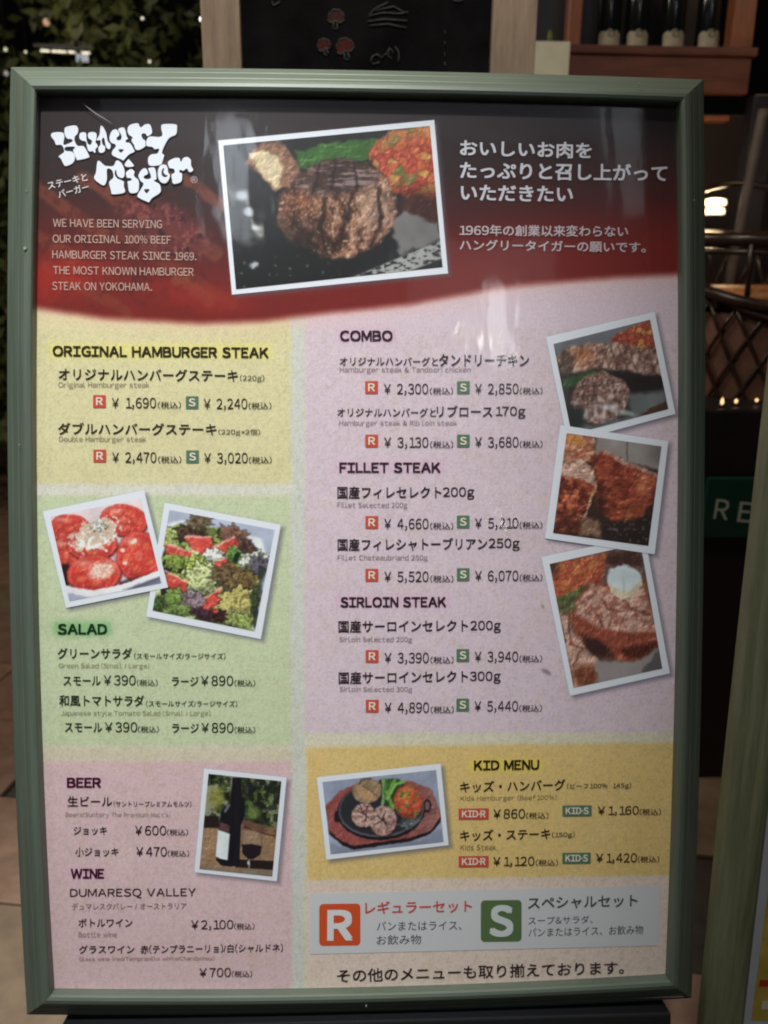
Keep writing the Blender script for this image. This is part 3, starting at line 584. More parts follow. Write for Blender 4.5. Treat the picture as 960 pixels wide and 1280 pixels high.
def p_sirloin(X, Y):
    p = Paint(X, Y, (110, 84, 74), (670, 530), 3.657, 12, 30); x, y = p.X, p.Y
    k = p.poly([(60,640),(330,590),(300,720),(200,780),(90,810)], (186, 84, 44), 14); v, e = cells(x/32, y/32, 9); p.mod(k, sm(.6, .66, v)*.8, (206, 128, 56)); p.mod(k, (1-sm(0, .2, e))*.4, (106, 36, 20)); p.mix((1-sm(70, 130, x))*(1-sm(640, 740, y))*.8, (46, 40, 34))
    p.poly([(320,600),(480,560),(490,650),(330,640)], (74, 44, 36), 14)
    k = p.poly([(90,800),(200,750),(245,720),(235,760),(160,820),(100,835)], (86, 96, 50), 8); p.line([(110,860),(200,815)], 10, (106, 116, 60), .8, 6)
    p.poly([(110,870),(150,880),(170,960),(280,1070),(280,1180),(175,1210)], (196, 150, 128), 10); p.line([(150,900),(160,1000),(215,1030),(160,1110)], 5, (110, 56, 40), .7, 4); p.blob(225, 1150, 60, 50, (120, 62, 36), 0, .4)
    k = p.poly([(150,880),(240,720),(340,740),(490,700),(560,1000),(540,1040),(440,1090),(280,1060),(190,970)], (146, 66, 42), 10)
    n = fbm(x/26, y/26, 29); p.mod(k, sm(.48, .66, n)*.6, (190, 104, 72))
    t = p.poly([(170,860),(250,730),(340,760),(490,740),(550,950),(400,950),(280,925)], (206, 160, 140), 14, .9); p.mod(t, (1-sm(.34, .5, fbm(x/24, y/24, 35)))*.75, (150, 80, 60)); p.mod(t, sm(.6, .75, fbm(x/12, y/12, 36))*.5, (226, 196, 180))
    for a in (((300,800),(350,860),(330,920)), ((400,800),(440,850),(520,870)), ((360,860),(460,840)), ((270,860),(310,930))): p.line(a, 5, (120, 62, 46), .75, 4)
    p.poly([(200,960),(300,990),(360,1070),(250,1060)], (44, 26, 24), 16, .85); p.poly([(380,1030),(560,990),(540,1050),(430,1080)], (70, 24, 16), 14, .8)
    p.poly([(275,1075),(340,1090),(450,1090),(560,1020),(590,1130),(280,1195)], (150, 142, 140), 10, .95); p.poly([(480,1140),(570,1020),(590,1120)], (96, 90, 92), 8); 
    p.blob(405, 725, 76, 72, (216, 200, 170), 0, .05); p.blob(402, 700, 74, 56, (206, 220, 224), 0, .08); p.line([(400,700),(402,765)], 3, (170, 170, 160), .5, 3)
    return p.lin(1.15)
def p_tomato(X, Y):
    p = Paint(X, Y, (216, 200, 208), (40, 600), 3, 5, 22); x, y = p.X, p.Y
    def tom(cx, cy, rx, ry, rot=0):
        p.blob(cx+2, cy+5, rx*1.04, ry*1.05, (96, 16, 14), rot, .08); k = p.blob(cx, cy, rx, ry, (204, 42, 28), rot, .05)
        d = np.hypot((p.Xw-cx)/rx, (p.Yw-cy)/ry); an = np.arctan2((p.Y-cy)/ry, (p.X-cx)/rx)
        lob = np.cos(an*5+cx)*.5+.5; p.mod(k, sm(.25, .45, d)*(1-sm(.6, .78, d))*sm(.35, .7, lob)*.6, (226, 104, 50)); p.mod(k, sm(.84, .9, d)*.5, (232, 92, 66)); p.mod(k, (1-sm(.12, .3, d))*.5, (236, 136, 100))
        v, e = cells(x/9, y/9, 15); p.mod(k, sm(.8, .85, v)*sm(.25, .4, d)*(1-sm(.65, .8, d))*.35, (232, 150, 80)); p.mod(k, np.exp(-((x-cx+rx*.35)/(rx*.35))**2-((y-cy+ry*.6)/(ry*.16))**2)*.6, (250, 200, 186)); p.mod(k, sm(.2, 1.1, (y-cy)/ry)*.4, (150, 20, 20))
    p.poly([(60,130),(420,60),(430,190),(90,240)], (228, 206, 210), 10)
    tom(345, 150, 88, 58, 8); tom(140, 180, 75, 52, 0); tom(130, 280, 60, 70, 10); tom(400, 285, 82, 92, -8); 
    p.poly([(100,320),(140,310),(140,400),(115,400)], (50, 14, 20), 8); p.poly([(310,290),(335,380),(480,345),(480,400),(330,410)], (56, 22, 30), 10)
    tom(225, 240, 92, 62, 0); tom(232, 352, 100, 68, -4)
    d = np.hypot((x-240)/104, (y-205+.25*(x-240))/66)+(fbm(x/14, y/14, 44)-.5)*.7; v, e = cells(x/11, y/11, 10); k = 1-sm(.9, 1.02, d+v*.25); p.mix(k*.9, (226, 212, 188)); p.mod(k, (1-sm(0, .25, e))*.55, (170, 130, 104)); p.mod(k, sm(.6, .7, v), (250, 247, 240))
    k = sm(.9, .93, v)*(1-sm(1.0, 1.35, d))*sm(.15, .3, e); p.mix(k, (246, 236, 220))
    k = np.exp(-((x-255)/34)**2-((y-180)/24)**2); p.mix(k*sm(.55, .66, vnoise(x/4, y/4, 12)), (50, 62, 40))
    k = p.blob(260, 340, 48, 30, (236, 196, 176), -20, .5, .8); p.mod(k, sm(.5, .6, vnoise(x/6, y/6, 15))*.8, (248, 226, 210))
    for q in ((378, 232), (350, 312), (385, 228), (340, 262)): p.blob(*q, 9, 7, (244, 208, 190), 0, .4)
    p.line([(130,410),(230,428),(350,400),(490,345)], 12, (234, 232, 238), 1, 3); p.poly([(130,425),(240,442),(360,416),(500,362),(500,480),(130,480)], (170, 176, 200), 4); p.poly([(340,410),(480,360),(485,385),(440,400)], (96, 98, 120), 6, .8)
    return p.lin(1.15)
def p_salad(X, Y):
    p = Paint(X, Y, (176, 184, 206), (40, 600), 3, 8, 20); x, y = p.X, p.Y
    p.poly([(500,170),(560,150),(860,220),(880,280),(830,560),(440,500)], (228, 232, 238), 6)
    p.poly([(500,190),(560,165),(700,180),(860,270),(850,420),(830,560),(640,540),(450,490),(490,300)], (96, 112, 50), 8)
    v, e = cells(x/34, y/34, 21); k = np.ones_like(x)*(1-sm(-4, 4, p.sd([(500,190),(560,165),(700,180),(860,270),(850,420),(830,560),(640,540),(450,490),(490,300)])))
    p.mod(k, sm(.6, .62, v), (156, 172, 70)); p.mod(k, 1-sm(.2, .22, v), (52, 40, 34)); p.mod(k, sm(.86, .87, v), (206, 216, 150)); p.mod(k, (1-sm(0, .12, e))*.6, (40, 46, 22))
    def leaf(cx, cy, rx, ry, c, rot=0, c2=None):
        q = R_(rot); dx, dy = x-cx, y-cy; a_, b_ = (dx*math.cos(q)+dy*math.sin(q))/rx, (-dx*math.sin(q)+dy*math.cos(q))/ry
        an = np.arctan2(b_, a_); d = np.hypot(a_, b_)*(1+.16*np.sin(an*7+cx)+.10*np.sin(an*17+cy))
        p.mix((1-sm(1.0, 1.16, d))*.55, (24, 24, 16)); k = 1-sm(.88, .98, d); p.mix(k, c)
        w_ = np.abs(fbm(x/17+cx, y/17+cy, 6, 3)-.5); hi = c2 or tuple(min(255, t*1.25+26) for t in c)
        p.mod(k, (1-sm(0, .05, w_))*.75, hi); p.mod(k, sm(.1, .2, w_)*.7, tuple(t*.5 for t in c)); p.mod(k, sm(.72, .9, d)*.45, hi); p.mod(k, sm(.1, .9, b_)*.45, tuple(t*.45 for t in c))
    leaf(520, 220, 30, 40, (164, 176, 92)); leaf(610, 215, 68, 34, (74, 44, 32), 20); leaf(630, 155, 46, 26, (104, 84, 60)); leaf(760, 215, 60, 40, (120, 78, 60), 30); leaf(800, 250, 50, 26, (92, 60, 50), 30)
    leaf(830, 300, 60, 30, (214, 220, 196), -10); leaf(850, 320, 40, 38, (96, 90, 104)); leaf(540, 300, 45, 40, (140, 164, 58)); leaf(615, 320, 40, 40, (166, 186, 70)); leaf(640, 370, 60, 60, (206, 216, 140), 0, (240, 240, 190))
    def tomw(pts): k = p.poly(pts, (212, 60, 44), 5); p.mod(k, sm(.5, .7, fbm(x/14, y/9, 7))*.6, (238, 128, 104)); p.line([pts[0], pts[1]], 4, (246, 190, 170), .7, 3)
    tomw([(575,215),(670,215),(680,250),(640,280),(600,260)]); tomw([(680,250),(760,215),(775,245),(720,285)]); tomw([(498,240),(600,270),(595,290),(500,275)]); tomw([(498,345),(580,380),(575,420),(510,400)]); tomw([(625,455),(710,405),(705,470),(690,510),(640,490)])
    tomw([(690,300),(730,290),(765,330),(680,335)]); leaf(680, 280, 38, 24, (236, 238, 226), 0, (250, 250, 244)); leaf(755, 280, 26, 34, (96, 140, 60)); p.blob(768, 292, 10, 22, (24, 40, 22), 10, .2)
    leaf(740, 360, 70, 42, (110, 84, 52), 10, (156, 140, 90)); leaf(790, 385, 60, 44, (122, 96, 50), -20, (170, 150, 80)); leaf(535, 440, 42, 34, (124, 156, 62), 0, (176, 196, 110)); leaf(605, 450, 44, 36, (146, 120, 130), 30, (210, 190, 196))
    leaf(775, 455, 80, 52, (196, 184, 92), -12, (226, 214, 140)); leaf(560, 490, 60, 22, (110, 136, 60), 8); leaf(780, 530, 50, 30, (150, 170, 80), 20); leaf(640, 500, 50, 20, (66, 36, 46), 16); leaf(700, 515, 30, 20, (60, 24, 24)); leaf(475, 470, 24, 34, (70, 96, 44)); leaf(835, 460, 16, 60, (60, 76, 40))
    p.poly([(850,320),(880,330),(850,480),(838,560),(820,540),(850,420)], (40, 44, 34), 5, .7)
    return p.lin(1.15)
def p_kid(X, Y):
    p = Paint(X, Y, (148, 158, 182), (380, 930), 4.8, 5, 20); x, y = p.X, p.Y
    p.poly([(140,590),(240,620),(700,580),(830,500),(840,600),(160,670)], (120, 128, 150), 10, .7)
    p.poly([(130,375),(210,290),(300,250),(640,225),(770,280),(822,440),(820,470),(760,540),(640,585),(300,635),(230,610),(150,540)], (34, 20, 26), 4)
    k = p.poly([(130,370),(210,285),(300,245),(640,220),(770,275),(822,430),(760,520),(640,562),(300,610),(230,585),(150,520)], (150, 72, 66), 4); p.mod(k, sm(500, 800, x)*.6, (160, 118, 110)); p.mod(k, sm(.5, .7, fbm(x/70, y/8, 3))*.25, (110, 46, 44))
    p.blob(738, 372, 26, 40, (30, 20, 26), 0, .1); p.blob(738, 372, 15, 27, (130, 92, 96), 0, .1); p.blob(200, 435, 22, 36, (38, 22, 26), 0, .1)
    p.blob(464, 400, 264, 176, (22, 20, 28), -4, .02); p.blob(464, 392, 256, 166, (92, 90, 98), -4, .015); p.blob(464, 388, 248, 158, (40, 42, 48), -4, .03)
    k = p.blob(640, 470, 60, 24, (120, 126, 130), -14, .6, .6); p.mix(sm(.6, .72, fbm(x/14, y/10, 8))*np.exp(-((x-620)/90)**2-((y-480)/30)**2), (170, 176, 180))
    p.poly([(450,215),(560,205),(600,230),(560,330),(545,390),(500,380),(470,330)], (40, 66, 34), 6)
    for a, c in ((((475,210),(480,300),(470,370)), (126, 160, 96)), (((495,220),(485,290),(520,370)), (74, 130, 48)), (((545,215),(500,290),(535,385)), (110, 168, 60)), (((600,225),(550,240),(500,330)), (130, 180, 80)), (((520,225),(500,270)), (60, 110, 40))): p.line(a, 9, c, 1, 3)
    k = p.blob(378, 280, 88, 74, (150, 124, 92), -10, .06); p.mod(k, sm(.5, .7, fbm(x/26, y/26, 5))*.6, (190, 164, 128)); p.poly([(310,255),(335,235),(430,310),(440,340),(340,330)], (196, 150, 98), 6, .8); p.line([(335,240),(345,215),(400,205)], 5, (70, 60, 56), .8, 3); p.line([(350,250),(440,310)], 4, (100, 70, 44), .7)
    k = p.blob(625, 345, 84, 98, (206, 74, 34), -10, .14); v, e = cells(x/24, y/24, 4); p.mod(k, sm(.5, .55, v)*.9, (232, 104, 44)); p.mod(k, (1-sm(0, .2, e))*.5, (120, 30, 16)); p.mod(k, np.exp(-((x-600)/34)**2-((y-305)/30)**2)*.8, (200, 170, 40)); p.mod(k, sm(380, 440, y)*.7, (110, 50, 34)); p.mod(k, sm(.86, .9, v), (96, 120, 50))
    for cx, cy, rx, ry in ((358, 428, 70, 72), (475, 462, 78, 90)):
        p.blob(cx+4, cy+10, rx, ry, (40, 22, 24), 10, .1); k = p.blob(cx, cy, rx, ry, (168, 126, 116), 10, .08); n = fbm(x/15+cx, y/15, 7); p.mod(k, sm(.46, .66, n)*.8, (214, 182, 168)); p.mod(k, (1-sm(.3, .44, n))*.6, (96, 58, 54))
    for a in (((320,400),(390,440)), ((380,370),(370,460)), ((340,370),(350,410)), ((440,430),(500,480)), ((490,400),(470,450),(500,500)), ((430,480),(480,455))): p.line(a, 4, (64, 36, 36), .85, 2)
    return p.lin(1.15)
def p_wine(X, Y):
    p = Paint(X, Y, (150, 116, 82), (230, 950), 6.857, 12, 40); x, y = p.X, p.Y
    k = 1-sm(500, 560, y+(x-400)*-.12); n = fbm(x/60, y/60, 3, 5); p.mix(k, (52, 60, 34)); p.mod(k, sm(.5, .66, n), (150, 150, 122)); p.mod(k, 1-sm(.36, .46, n), (16, 18, 14)); n = fbm(x/34, y/34, 13); p.mod(k, sm(.58, .7, n)*.8, (86, 110, 40)); p.mod(k, sm(470, 560, x)*(1-sm(.48, .6, n))*.8, (24, 30, 20))
    p.blob(280, 320, 66, 90, (140, 136, 44), 0, .5, .8); p.blob(590, 450, 60, 60, (130, 156, 70), 0, .6, .6)
    p.poly([(160,480),(300,480),(310,585),(160,580)], (40, 26, 26), 10, raw=True); p.poly([(500,510),(800,600),(790,665),(500,590)], (110, 72, 54), 8, raw=True); p.line([(520,575),(780,655)], 6, (50, 28, 26), .8, 4)
    k = 1-sm(0, 1, (y < 585)*1.0); p.mod(k, sm(.5, .7, fbm(x/50, y/16, 23))*.4, (184, 150, 110))
    p.poly([(440,850),(780,865),(760,945),(440,920)], (38, 24, 22), 6, raw=True); p.poly([(120,900),(400,935),(760,945),(760,1010),(120,960)], (128, 112, 92), 8, raw=True)
    b = [(415,150),(490,150),(490,350),(520,400),(520,480),(490,560),(475,900),(400,915),(320,905),(275,860),(300,560),(315,450),(350,400),(400,350)]
    p.poly(b, (18, 16, 26), 7, raw=True); p.line([(382,390),(358,440)], 12, (120, 128, 150), .8, 8); p.poly([(310,530),(390,560),(385,630),(300,600)], (92, 56, 56), 6, raw=True)
    p.poly([(292,600),(340,615),(392,635),(372,858),(310,845),(272,825)], (216, 224, 226), 4, raw=True); p.line([(450,180),(450,900)], 14, (34, 22, 34), .5, 12)
    p.poly([(510,600),(655,615),(665,760),(500,740)], (160, 134, 112), 6, .5, raw=True); p.line([(512,600),(495,740)], 4, (110, 90, 76), .8, 3); p.line([(655,610),(668,750)], 4, (110, 90, 76), .7, 3)
    p.poly([(495,725),(580,718),(668,738),(655,810),(600,850),(550,850),(500,800)], (34, 20, 28), 6, raw=True); p.line([(560,860),(562,930)], 7, (150, 150, 150), .8, 4); p.blob(556, 880, 12, 16, (206, 210, 206), 0, .4); p.poly([(500,950),(620,945),(640,985),(490,980)], (150, 140, 120), 6, .6, raw=True)
    return p.lin(1.15)
snapshot('steak', ZP+.0004, p_steak, .8, 'printed snapshot of a grilled hamburger steak with potato and vegetables', .8)
snapshot('combo', ZP+.0004, p_combo, .75, 'printed snapshot of grilled chicken and hamburger steak')
snapshot('sirloin', ZP+.00041, p_sirloin, .75, 'printed snapshot of a sirloin steak topped with butter')
snapshot('fillet', ZP+.00075, p_fillet, .75, 'printed snapshot of thick fillet steak')
snapshot('salad', ZP+.0004, p_salad, .75, 'printed snapshot of mixed green salad with tomato', .6)
snapshot('tomato', ZP+.00075, p_tomato, .75, 'printed snapshot of sliced tomatoes with chopped onion', .55)
snapshot('kid', ZP+.0004, p_kid, .7, 'printed snapshot of an iron plate meal on a wooden tray', .5)
snapshot('wine', ZP+.0004, p_wine, .6, 'printed snapshot of a wine bottle and a glass', .45)

# ---- clear cover sheet
def cover_mat():
    m = bpy.data.materials.new('clear_acrylic'); m.use_nodes = True; nt = m.node_tree; nt.nodes.clear()
    out = nt.nodes.new('ShaderNodeOutputMaterial'); mx = nt.nodes.new('ShaderNodeMixShader'); tr = nt.nodes.new('ShaderNodeBsdfTransparent'); gl = nt.nodes.new('ShaderNodeBsdfGlossy')
    lw = nt.nodes.new('ShaderNodeLayerWeight'); lw.inputs[0].default_value = .5
    pw = nt.nodes.new('ShaderNodeMath'); pw.operation = 'POWER'; pw.inputs[1].default_value = 5
    fr = nt.nodes.new('ShaderNodeMath'); fr.operation = 'MULTIPLY_ADD'; fr.inputs[1].default_value = .5; fr.inputs[2].default_value = .03
    nt.links.new(lw.outputs['Facing'], pw.inputs[0]); nt.links.new(pw.outputs[0], fr.inputs[0]); gl.inputs['Roughness'].default_value = 0.055
    tc = nt.nodes.new('ShaderNodeTexCoord'); mp = nt.nodes.new('ShaderNodeMapping'); mp.inputs['Scale'].default_value = (1.6, .55, 1)
    n = nt.nodes.new('ShaderNodeTexNoise'); n.inputs['Scale'].default_value = 16; n.inputs['Detail'].default_value = 2.5
    bp = nt.nodes.new('ShaderNodeBump'); bp.inputs['Strength'].default_value = .55; bp.inputs['Distance'].default_value = .0012
    nt.links.new(tc.outputs['Object'], mp.inputs[0]); nt.links.new(mp.outputs[0], n.inputs['Vector']); nt.links.new(n.outputs['Fac'], bp.inputs['Height'])
    nt.links.new(bp.outputs[0], gl.inputs['Normal']); nt.links.new(fr.outputs[0], mx.inputs[0])
    g2 = nt.nodes.new('ShaderNodeBsdfGlossy'); g2.inputs['Roughness'].default_value = .23; m2 = nt.nodes.new('ShaderNodeMixShader'); m2.inputs[0].default_value = .4
    nt.links.new(gl.outputs[0], m2.inputs[1]); nt.links.new(g2.outputs[0], m2.inputs[2])
    nt.links.new(tr.outputs[0], mx.inputs[1]); nt.links.new(m2.outputs[0], mx.inputs[2]); nt.links.new(mx.outputs[0], out.inputs[0])
    return m
ZV = ZP+.003
box('clear_cover', -BW/2+.012, -BH/2+.012, ZV-.0006, BW/2-.012, BH/2-.012, ZV, cover_mat(), board, 0)
# scratch and chips of the frame
def streak(name, pts, wd, z, m):
    P = [Pn(x, y, z) for x, y in pts]; vs = []; fs = []
    for i, p in enumerate(P):
        a = P[max(i-1, 0)]; b = P[min(i+1, len(P)-1)]; t = (b-a)/np.linalg.norm(b-a); nn = np.array([-t[1], t[0], 0])*wd*(0.2+math.sin(math.pi*i/(len(P)-1)))
        vs += [p+nn, p-nn]
    for i in range(len(P)-1): fs.append((2*i, 2*i+1, 2*i+3, 2*i+2))
    return from_py(name, vs, fs, m, board)
streak('scratch', [(103,129),(112,136),(120,142),(130,148),(141,155)], .00035, ZV+.0003, ink((150, 146, 150)))
def chip(px, py, r, z=.0012):
    c = Pn(px, py, z); vs = [c+np.array([math.cos(a)*r*random.uniform(.3, .7), math.sin(a)*r*random.uniform(.5, 1.2), 0]) for a in np.linspace(0, 2*math.pi, 8)[:-1]]
    vs2 = [v-np.array([0, 0, .0015]) for v in vs]; n = 7
    from_py('paint_chip', list(vs)+vs2, [tuple(range(n))]+[(i, i+n, (i+1) % n+n, (i+1) % n) for i in range(n)], ink((150, 148, 132)), board)
for q in ((31, 310, .0022), (33, 238, .0012), (24, 556, .0008), (800, 104, .0012), (868, 250, .0008), (458, 1258, .0012)): chip(*q)
# stand legs behind and below the board
M_blk = mat('black_steel', (0.012, 0.012, 0.014), 0.5)
for sx in (-.27, .27):
    p0 = Vector((sx, .20, -.03)); p1 = Vector((sx, -BH/2-.01, -.03)); foot = MB_.inverted() @ Vector((sx, -0.14, 0.0))
    tube('stand_leg', [p0, p1, MB_.inverted() @ Vector((sx, -0.09, .012))], .009, M_blk, board)
    tube('rear_leg', [p0, MB_.inverted() @ Vector((sx*.95, .42, .012))], .009, M_blk, board)
box('stand_shelf', -BW/2+.03, -BH/2-.045, -.05, BW/2-.02, -BH/2-.012, -.002, M_blk, board, .002)

# ================================================================== RIGHT-HAND MENU BOARD
L2 = R_(3.2)
pb = at(903, 1280, -0.145); 
import itertools
R2 = Matrix.Rotation(R_(-4), 4, 'Z') @ Matrix(((1,0,0,0),(0,math.sin(L2),-math.cos(L2),0),(0,math.cos(L2),math.sin(L2),0),(0,0,0,1))) 
H2, W2 = 1.05, .74
up2 = R2.to_3x3() @ Vector((0, 1, 0)); rx2 = R2.to_3x3() @ Vector((1, 0, 0))
BL2 = pb - up2*.06; c2 = BL2 + rx2*W2/2 + up2*H2/2
b2 = empty('menu_board', Matrix.Translation(c2) @ R2, 'second menu board cut off by the right edge, with yellow poster inside a white margin', 'menu board')
PROF2 = [(a*1.0, z*1.1) for a, z in PROF]
M_ol = mat('olive_rail', (0.15, 0.155, 0.075), 0.6, 0.3, 24, 0.25, (6, .3, 1), c2=(.21, .22, .13))
frame(b2, W2, H2, (0, 0, .004, .004), M_ol, M_ol, PROF2)
rect_plate('backing_board', W2-.04, H2-.04, -.024, -.0165, INK.setdefault('bk', mat('backing_right', (0.03,)*3, .8)), b2)
M_w = mat('white_sheet', (.62, .64, .66), .5, .05, 60); M_y = mat('yellow_print', (.62, .44, .07), .5, .25, 26)
rect_plate('poster', W2-.03, H2-.03, -.0164, -.0158, M_w, b2)
pz = -.0155; x0 = -W2/2+.0222+.0125
def strip(name, xa, ya, xb, yb, m, z=pz): return from_py(name, [(xa, ya, z), (xb, ya, z), (xb, yb, z), (xa, yb, z)], [(0, 1, 2, 3)], m, b2)
strip('printed_panel', x0, -H2/2+.05, W2/2-.045, H2/2-.38, M_y)
for ya, yb, xa, c in ((.09, .098, x0+.003, (196, 60, 30)), (.064, .074, x0+.008, (226, 216, 190)), (.137, .147, x0+.006, (208, 90, 40)), (.20, .214, x0+.01, (140, 150, 40)), (.25, .262, x0+.006, (206, 90, 40))):
    strip('printed_bar', xa, -H2/2+ya, xa+.3, -H2/2+yb, ink(c), pz+.0003)
for sx in (-.3, .3): tube('stand_leg', [Vector((sx, -.2, -.03)), (Matrix.Translation(c2) @ R2).inverted() @ Vector((c2.x+sx, c2.y-.03, 0.012))], .009, M_blk, b2)

# ================================================================== CHALKBOARD behind
YB = 0.75
M_tan = mat('tan_wood', (.46, .36, .27), .6, .25, 22, .2, (3, 3, .4), c2=(.6, .47, .36)); M_slate = mat('slate', (.006, .006, .008), .9, .3, 9, spec=.1, c2=(.016, .016, .019))
cb = empty('chalkboard', Vector((0, YB, 0)), 'black chalkboard in a tan wooden frame with chalk mushrooms, behind the menu board', 'chalkboard')
xa0, xa1 = at(253.5, 40, YB).x, at(301.5, 40, YB).x; xb0, xb1 = at(613.5, 40, YB).x, at(668.5, 40, YB).x
def wb(name, x0, y0, z0, x1, y1, z1, m, parent, bev=.003):
    o = parent.matrix_world.translation; return box(name, x0-o.x, y0-o.y, z0-o.z, x1-o.x, y1-o.y, z1-o.z, m, parent, bev)
wb('frame_post', xa0, YB-.015, 0, xa1, YB+.02, 1.85, M_tan, cb); wb('frame_post', xb0, YB-.015, 0, xb1, YB+.02, 1.85, M_tan, cb)
wb('frame_rail', xa1+.0005, YB-.013, 1.76, xb0-.0005, YB+.018, 1.84, M_tan, cb); wb('frame_rail', xa1+.0005, YB-.013, .5, xb0-.0005, YB+.018, .58, M_tan, cb)
wb('slate_panel', xa1-.002, YB+.001, .575, xb0+.002, YB+.012, 1.765, M_slate, cb, 0)
def chalk(pts, wd, c, close=False, z=0):
    P = [at(x, y, YB-.0005) for x, y in pts]; P = P+[P[0]] if close else P
    P = [p-Vector((0, YB, 0)) for p in P]
    tube('chalk_line', P, wd, c, cb, 5)
def chalk_fill(pts, c): 
    P = [at(x, y, YB-.0003)-Vector((0, YB, 0)) for x, y in pts]; from_py('chalk_patch', P, [tuple(range(len(P)))], c, cb)
CH_W, CH_R = mat('white_chalk', (.10, .105, .12), .9, .6, 300), mat('red_chalk', (.10, .022, .022), .95, .7, 260); CH_B = mat('brown_chalk', (.07, .028, .022), .95, .6, 240)
def mush(cx, cy, s, c, rot=0):
    q = lambda pts: [(cx+(x*math.cos(rot)-y*math.sin(rot))*s, cy+(x*math.sin(rot)+y*math.cos(rot))*s) for x, y in pts]
    cap = q([(-10,4),(-9,-4),(-4,-10),(3,-10),(9,-5),(11,2),(6,6),(0,4),(-6,7)]); chalk_fill(cap, c); chalk(cap, .0011, CH_W, True); chalk(q([(-2,6),(-3,12),(0,15),(3,13),(2,6)]), .0011, CH_W)
mush(420, 22, 1.0, CH_B, .1); mush(405, 57, .85, CH_R, -.3); mush(431, 59, 1.1, CH_R, -.2)
for a in (((462,18),(470,10),(485,3)), ((461,20),(478,16),(500,17),(510,15)), ((460,27),(480,24),(509,26)), ((462,32),(485,30),(508,35)), ((470,13),(492,8),(506,16)), ((340,2),(342,7),(350,2))): chalk(a, .0012, CH_W)
chalk([(466,70),(472,68),(477,72),(474,78),(467,80),(463,76)], .0012, CH_W, True); chalk([(477,72),(484,66),(487,60),(491,64),(489,73),(485,70),(486,62)], .0011, CH_W); chalk([(494,58),(498,64),(499,72),(497,78)], .001, CH_W)
for y in (38, 52, 66, 78): chalk([(556, y), (556, y+5)], .0008, CH_W)
chalk([(566, 0), (574, 2), (578, 0)], .001, CH_W)

# ================================================================== CABINET with wine bottles (right, behind)
YK = 1.55
def atY(px, py, Y=YK): return at(px, py, Y)
M_red = mat('red_brown_wood', (.10, .032, .022), .45, .35, 16, .15, (.5, 3, 3)); M_red2 = mat('orange_brown_wood', (.22, .075, .035), .4, .3, 16, .15, (3, 3, .4)); M_dk = mat('dark_panel', (.016, .015, .02), .35, .3, 8)
k0, k1 = atY(712, 56), atY(935, 115)
kab = empty('wine_cabinet', Vector(((k0.x+k1.x)/2, YK, 0)), 'red brown wooden shelf unit with bottles on top, upper right behind the menu board', 'shelf')
sz = k0.z; bz = atY(820, 115).z
wb('shelf_front', k0.x, YK, bz, k1.x, YK+.03, sz-.02, M_red, kab); wb('shelf_top', k0.x-.01, YK-.01, sz-.0195, k1.x+.01, YK+.3, sz, M_red, kab)
wb('post', atY(713,20).x, YK+.02, sz+.0005, atY(730,20).x, YK+.06, sz+1.0, M_red2, kab); wb('post', atY(918,20).x, YK+.0, sz+.0005, atY(945,20).x, YK+.05, sz+1.0, M_red2, kab)
wb('post', atY(922,300).x, YK+.001, 0, atY(950,300).x, YK+.05, bz-.0005, M_dk, kab)
wb('back_panel', k0.x, YK+.27, sz+.0005, k1.x, YK+.29, sz+1.0, mat('dim_back_panel', (.045, .035, .036), .6, .4, 6), kab)
wb('lower_panel', k0.x, YK+.28, .0, k1.x+.3, YK+.30, bz-.001, mat('lower_dark', (.02, .012, .012), .5, .4, 5), kab)
wb('cross_rail', atY(880,140).x-.1, YK+.06, atY(900,146).z, atY(925,140).x, YK+.10, atY(900,139).z, M_red2, kab)
for px in (831, 873): wb('wall_strip', atY(px-5,20).x, YK+.22, sz+.0005, atY(px+5,20).x, YK+.24, sz+.8, mat('grey_wall_strip_%d' % px, (.09, .075, .075), .6), kab)  # strips standing in for the grey wall seen between bottles
M_bot = mat('dark_bottle_glass', (.006, .008, .009), .12, spec=.6); M_lab = mat('cream_label', (.36, .33, .25), .7, .2, 60); M_orn = mat('label_print', (.10, .09, .08), .7)
for i, px in enumerate((768.5, 804.5, 850.5, 896)):
    p = atY(px, 56); c = Vector((p.x, YK+.07, sz)); r = abs(atY(px+14.5, 50).x-atY(px, 50).x)*1.03
    words = ('leftmost dark wine bottle on the shelf, cream label', 'second dark wine bottle from the left on the shelf', 'third dark wine bottle from the left, beside a grey wall strip', 'rightmost dark wine bottle on the shelf, next to the post')
    bt = empty('wine_bottle', c, words[i], 'bottle', 'wine bottles on the shelf')
    lathe('glass', [(0, 0.001), (r*.92, .001), (r, .006), (r, .19), (r*.8, .225), (r*.38, .25), (r*.36, .31), (r*.4, .312), (r*.4, .325), (0, .325)], M_bot, bt)
    lh = abs(atY(px, 28).z-sz); vs = []; fs = []; n = 10
    for j in range(n+1):
        a = R_(-90-62+124*j/n); t = abs(j/n-.5)*2; top = lh*(.92 if (j % 3) else .84)-(.006*t); vs += [(1.01*r*math.cos(a), 1.01*r*math.sin(a), .006), (1.01*r*math.cos(a), 1.01*r*math.sin(a), top)]
    for j in range(n): fs.append((2*j, 2*j+2, 2*j+3, 2*j+1))
    from_py('label', vs, fs, M_lab, bt)
    tube('label_ornament', [(math.sin(a)*r*.28, -1.03*r, lh*.72+math.cos(a)*r*.24) for a in np.linspace(0, 6.283, 10)[:-1]], .0012, M_orn, bt, 5, True)
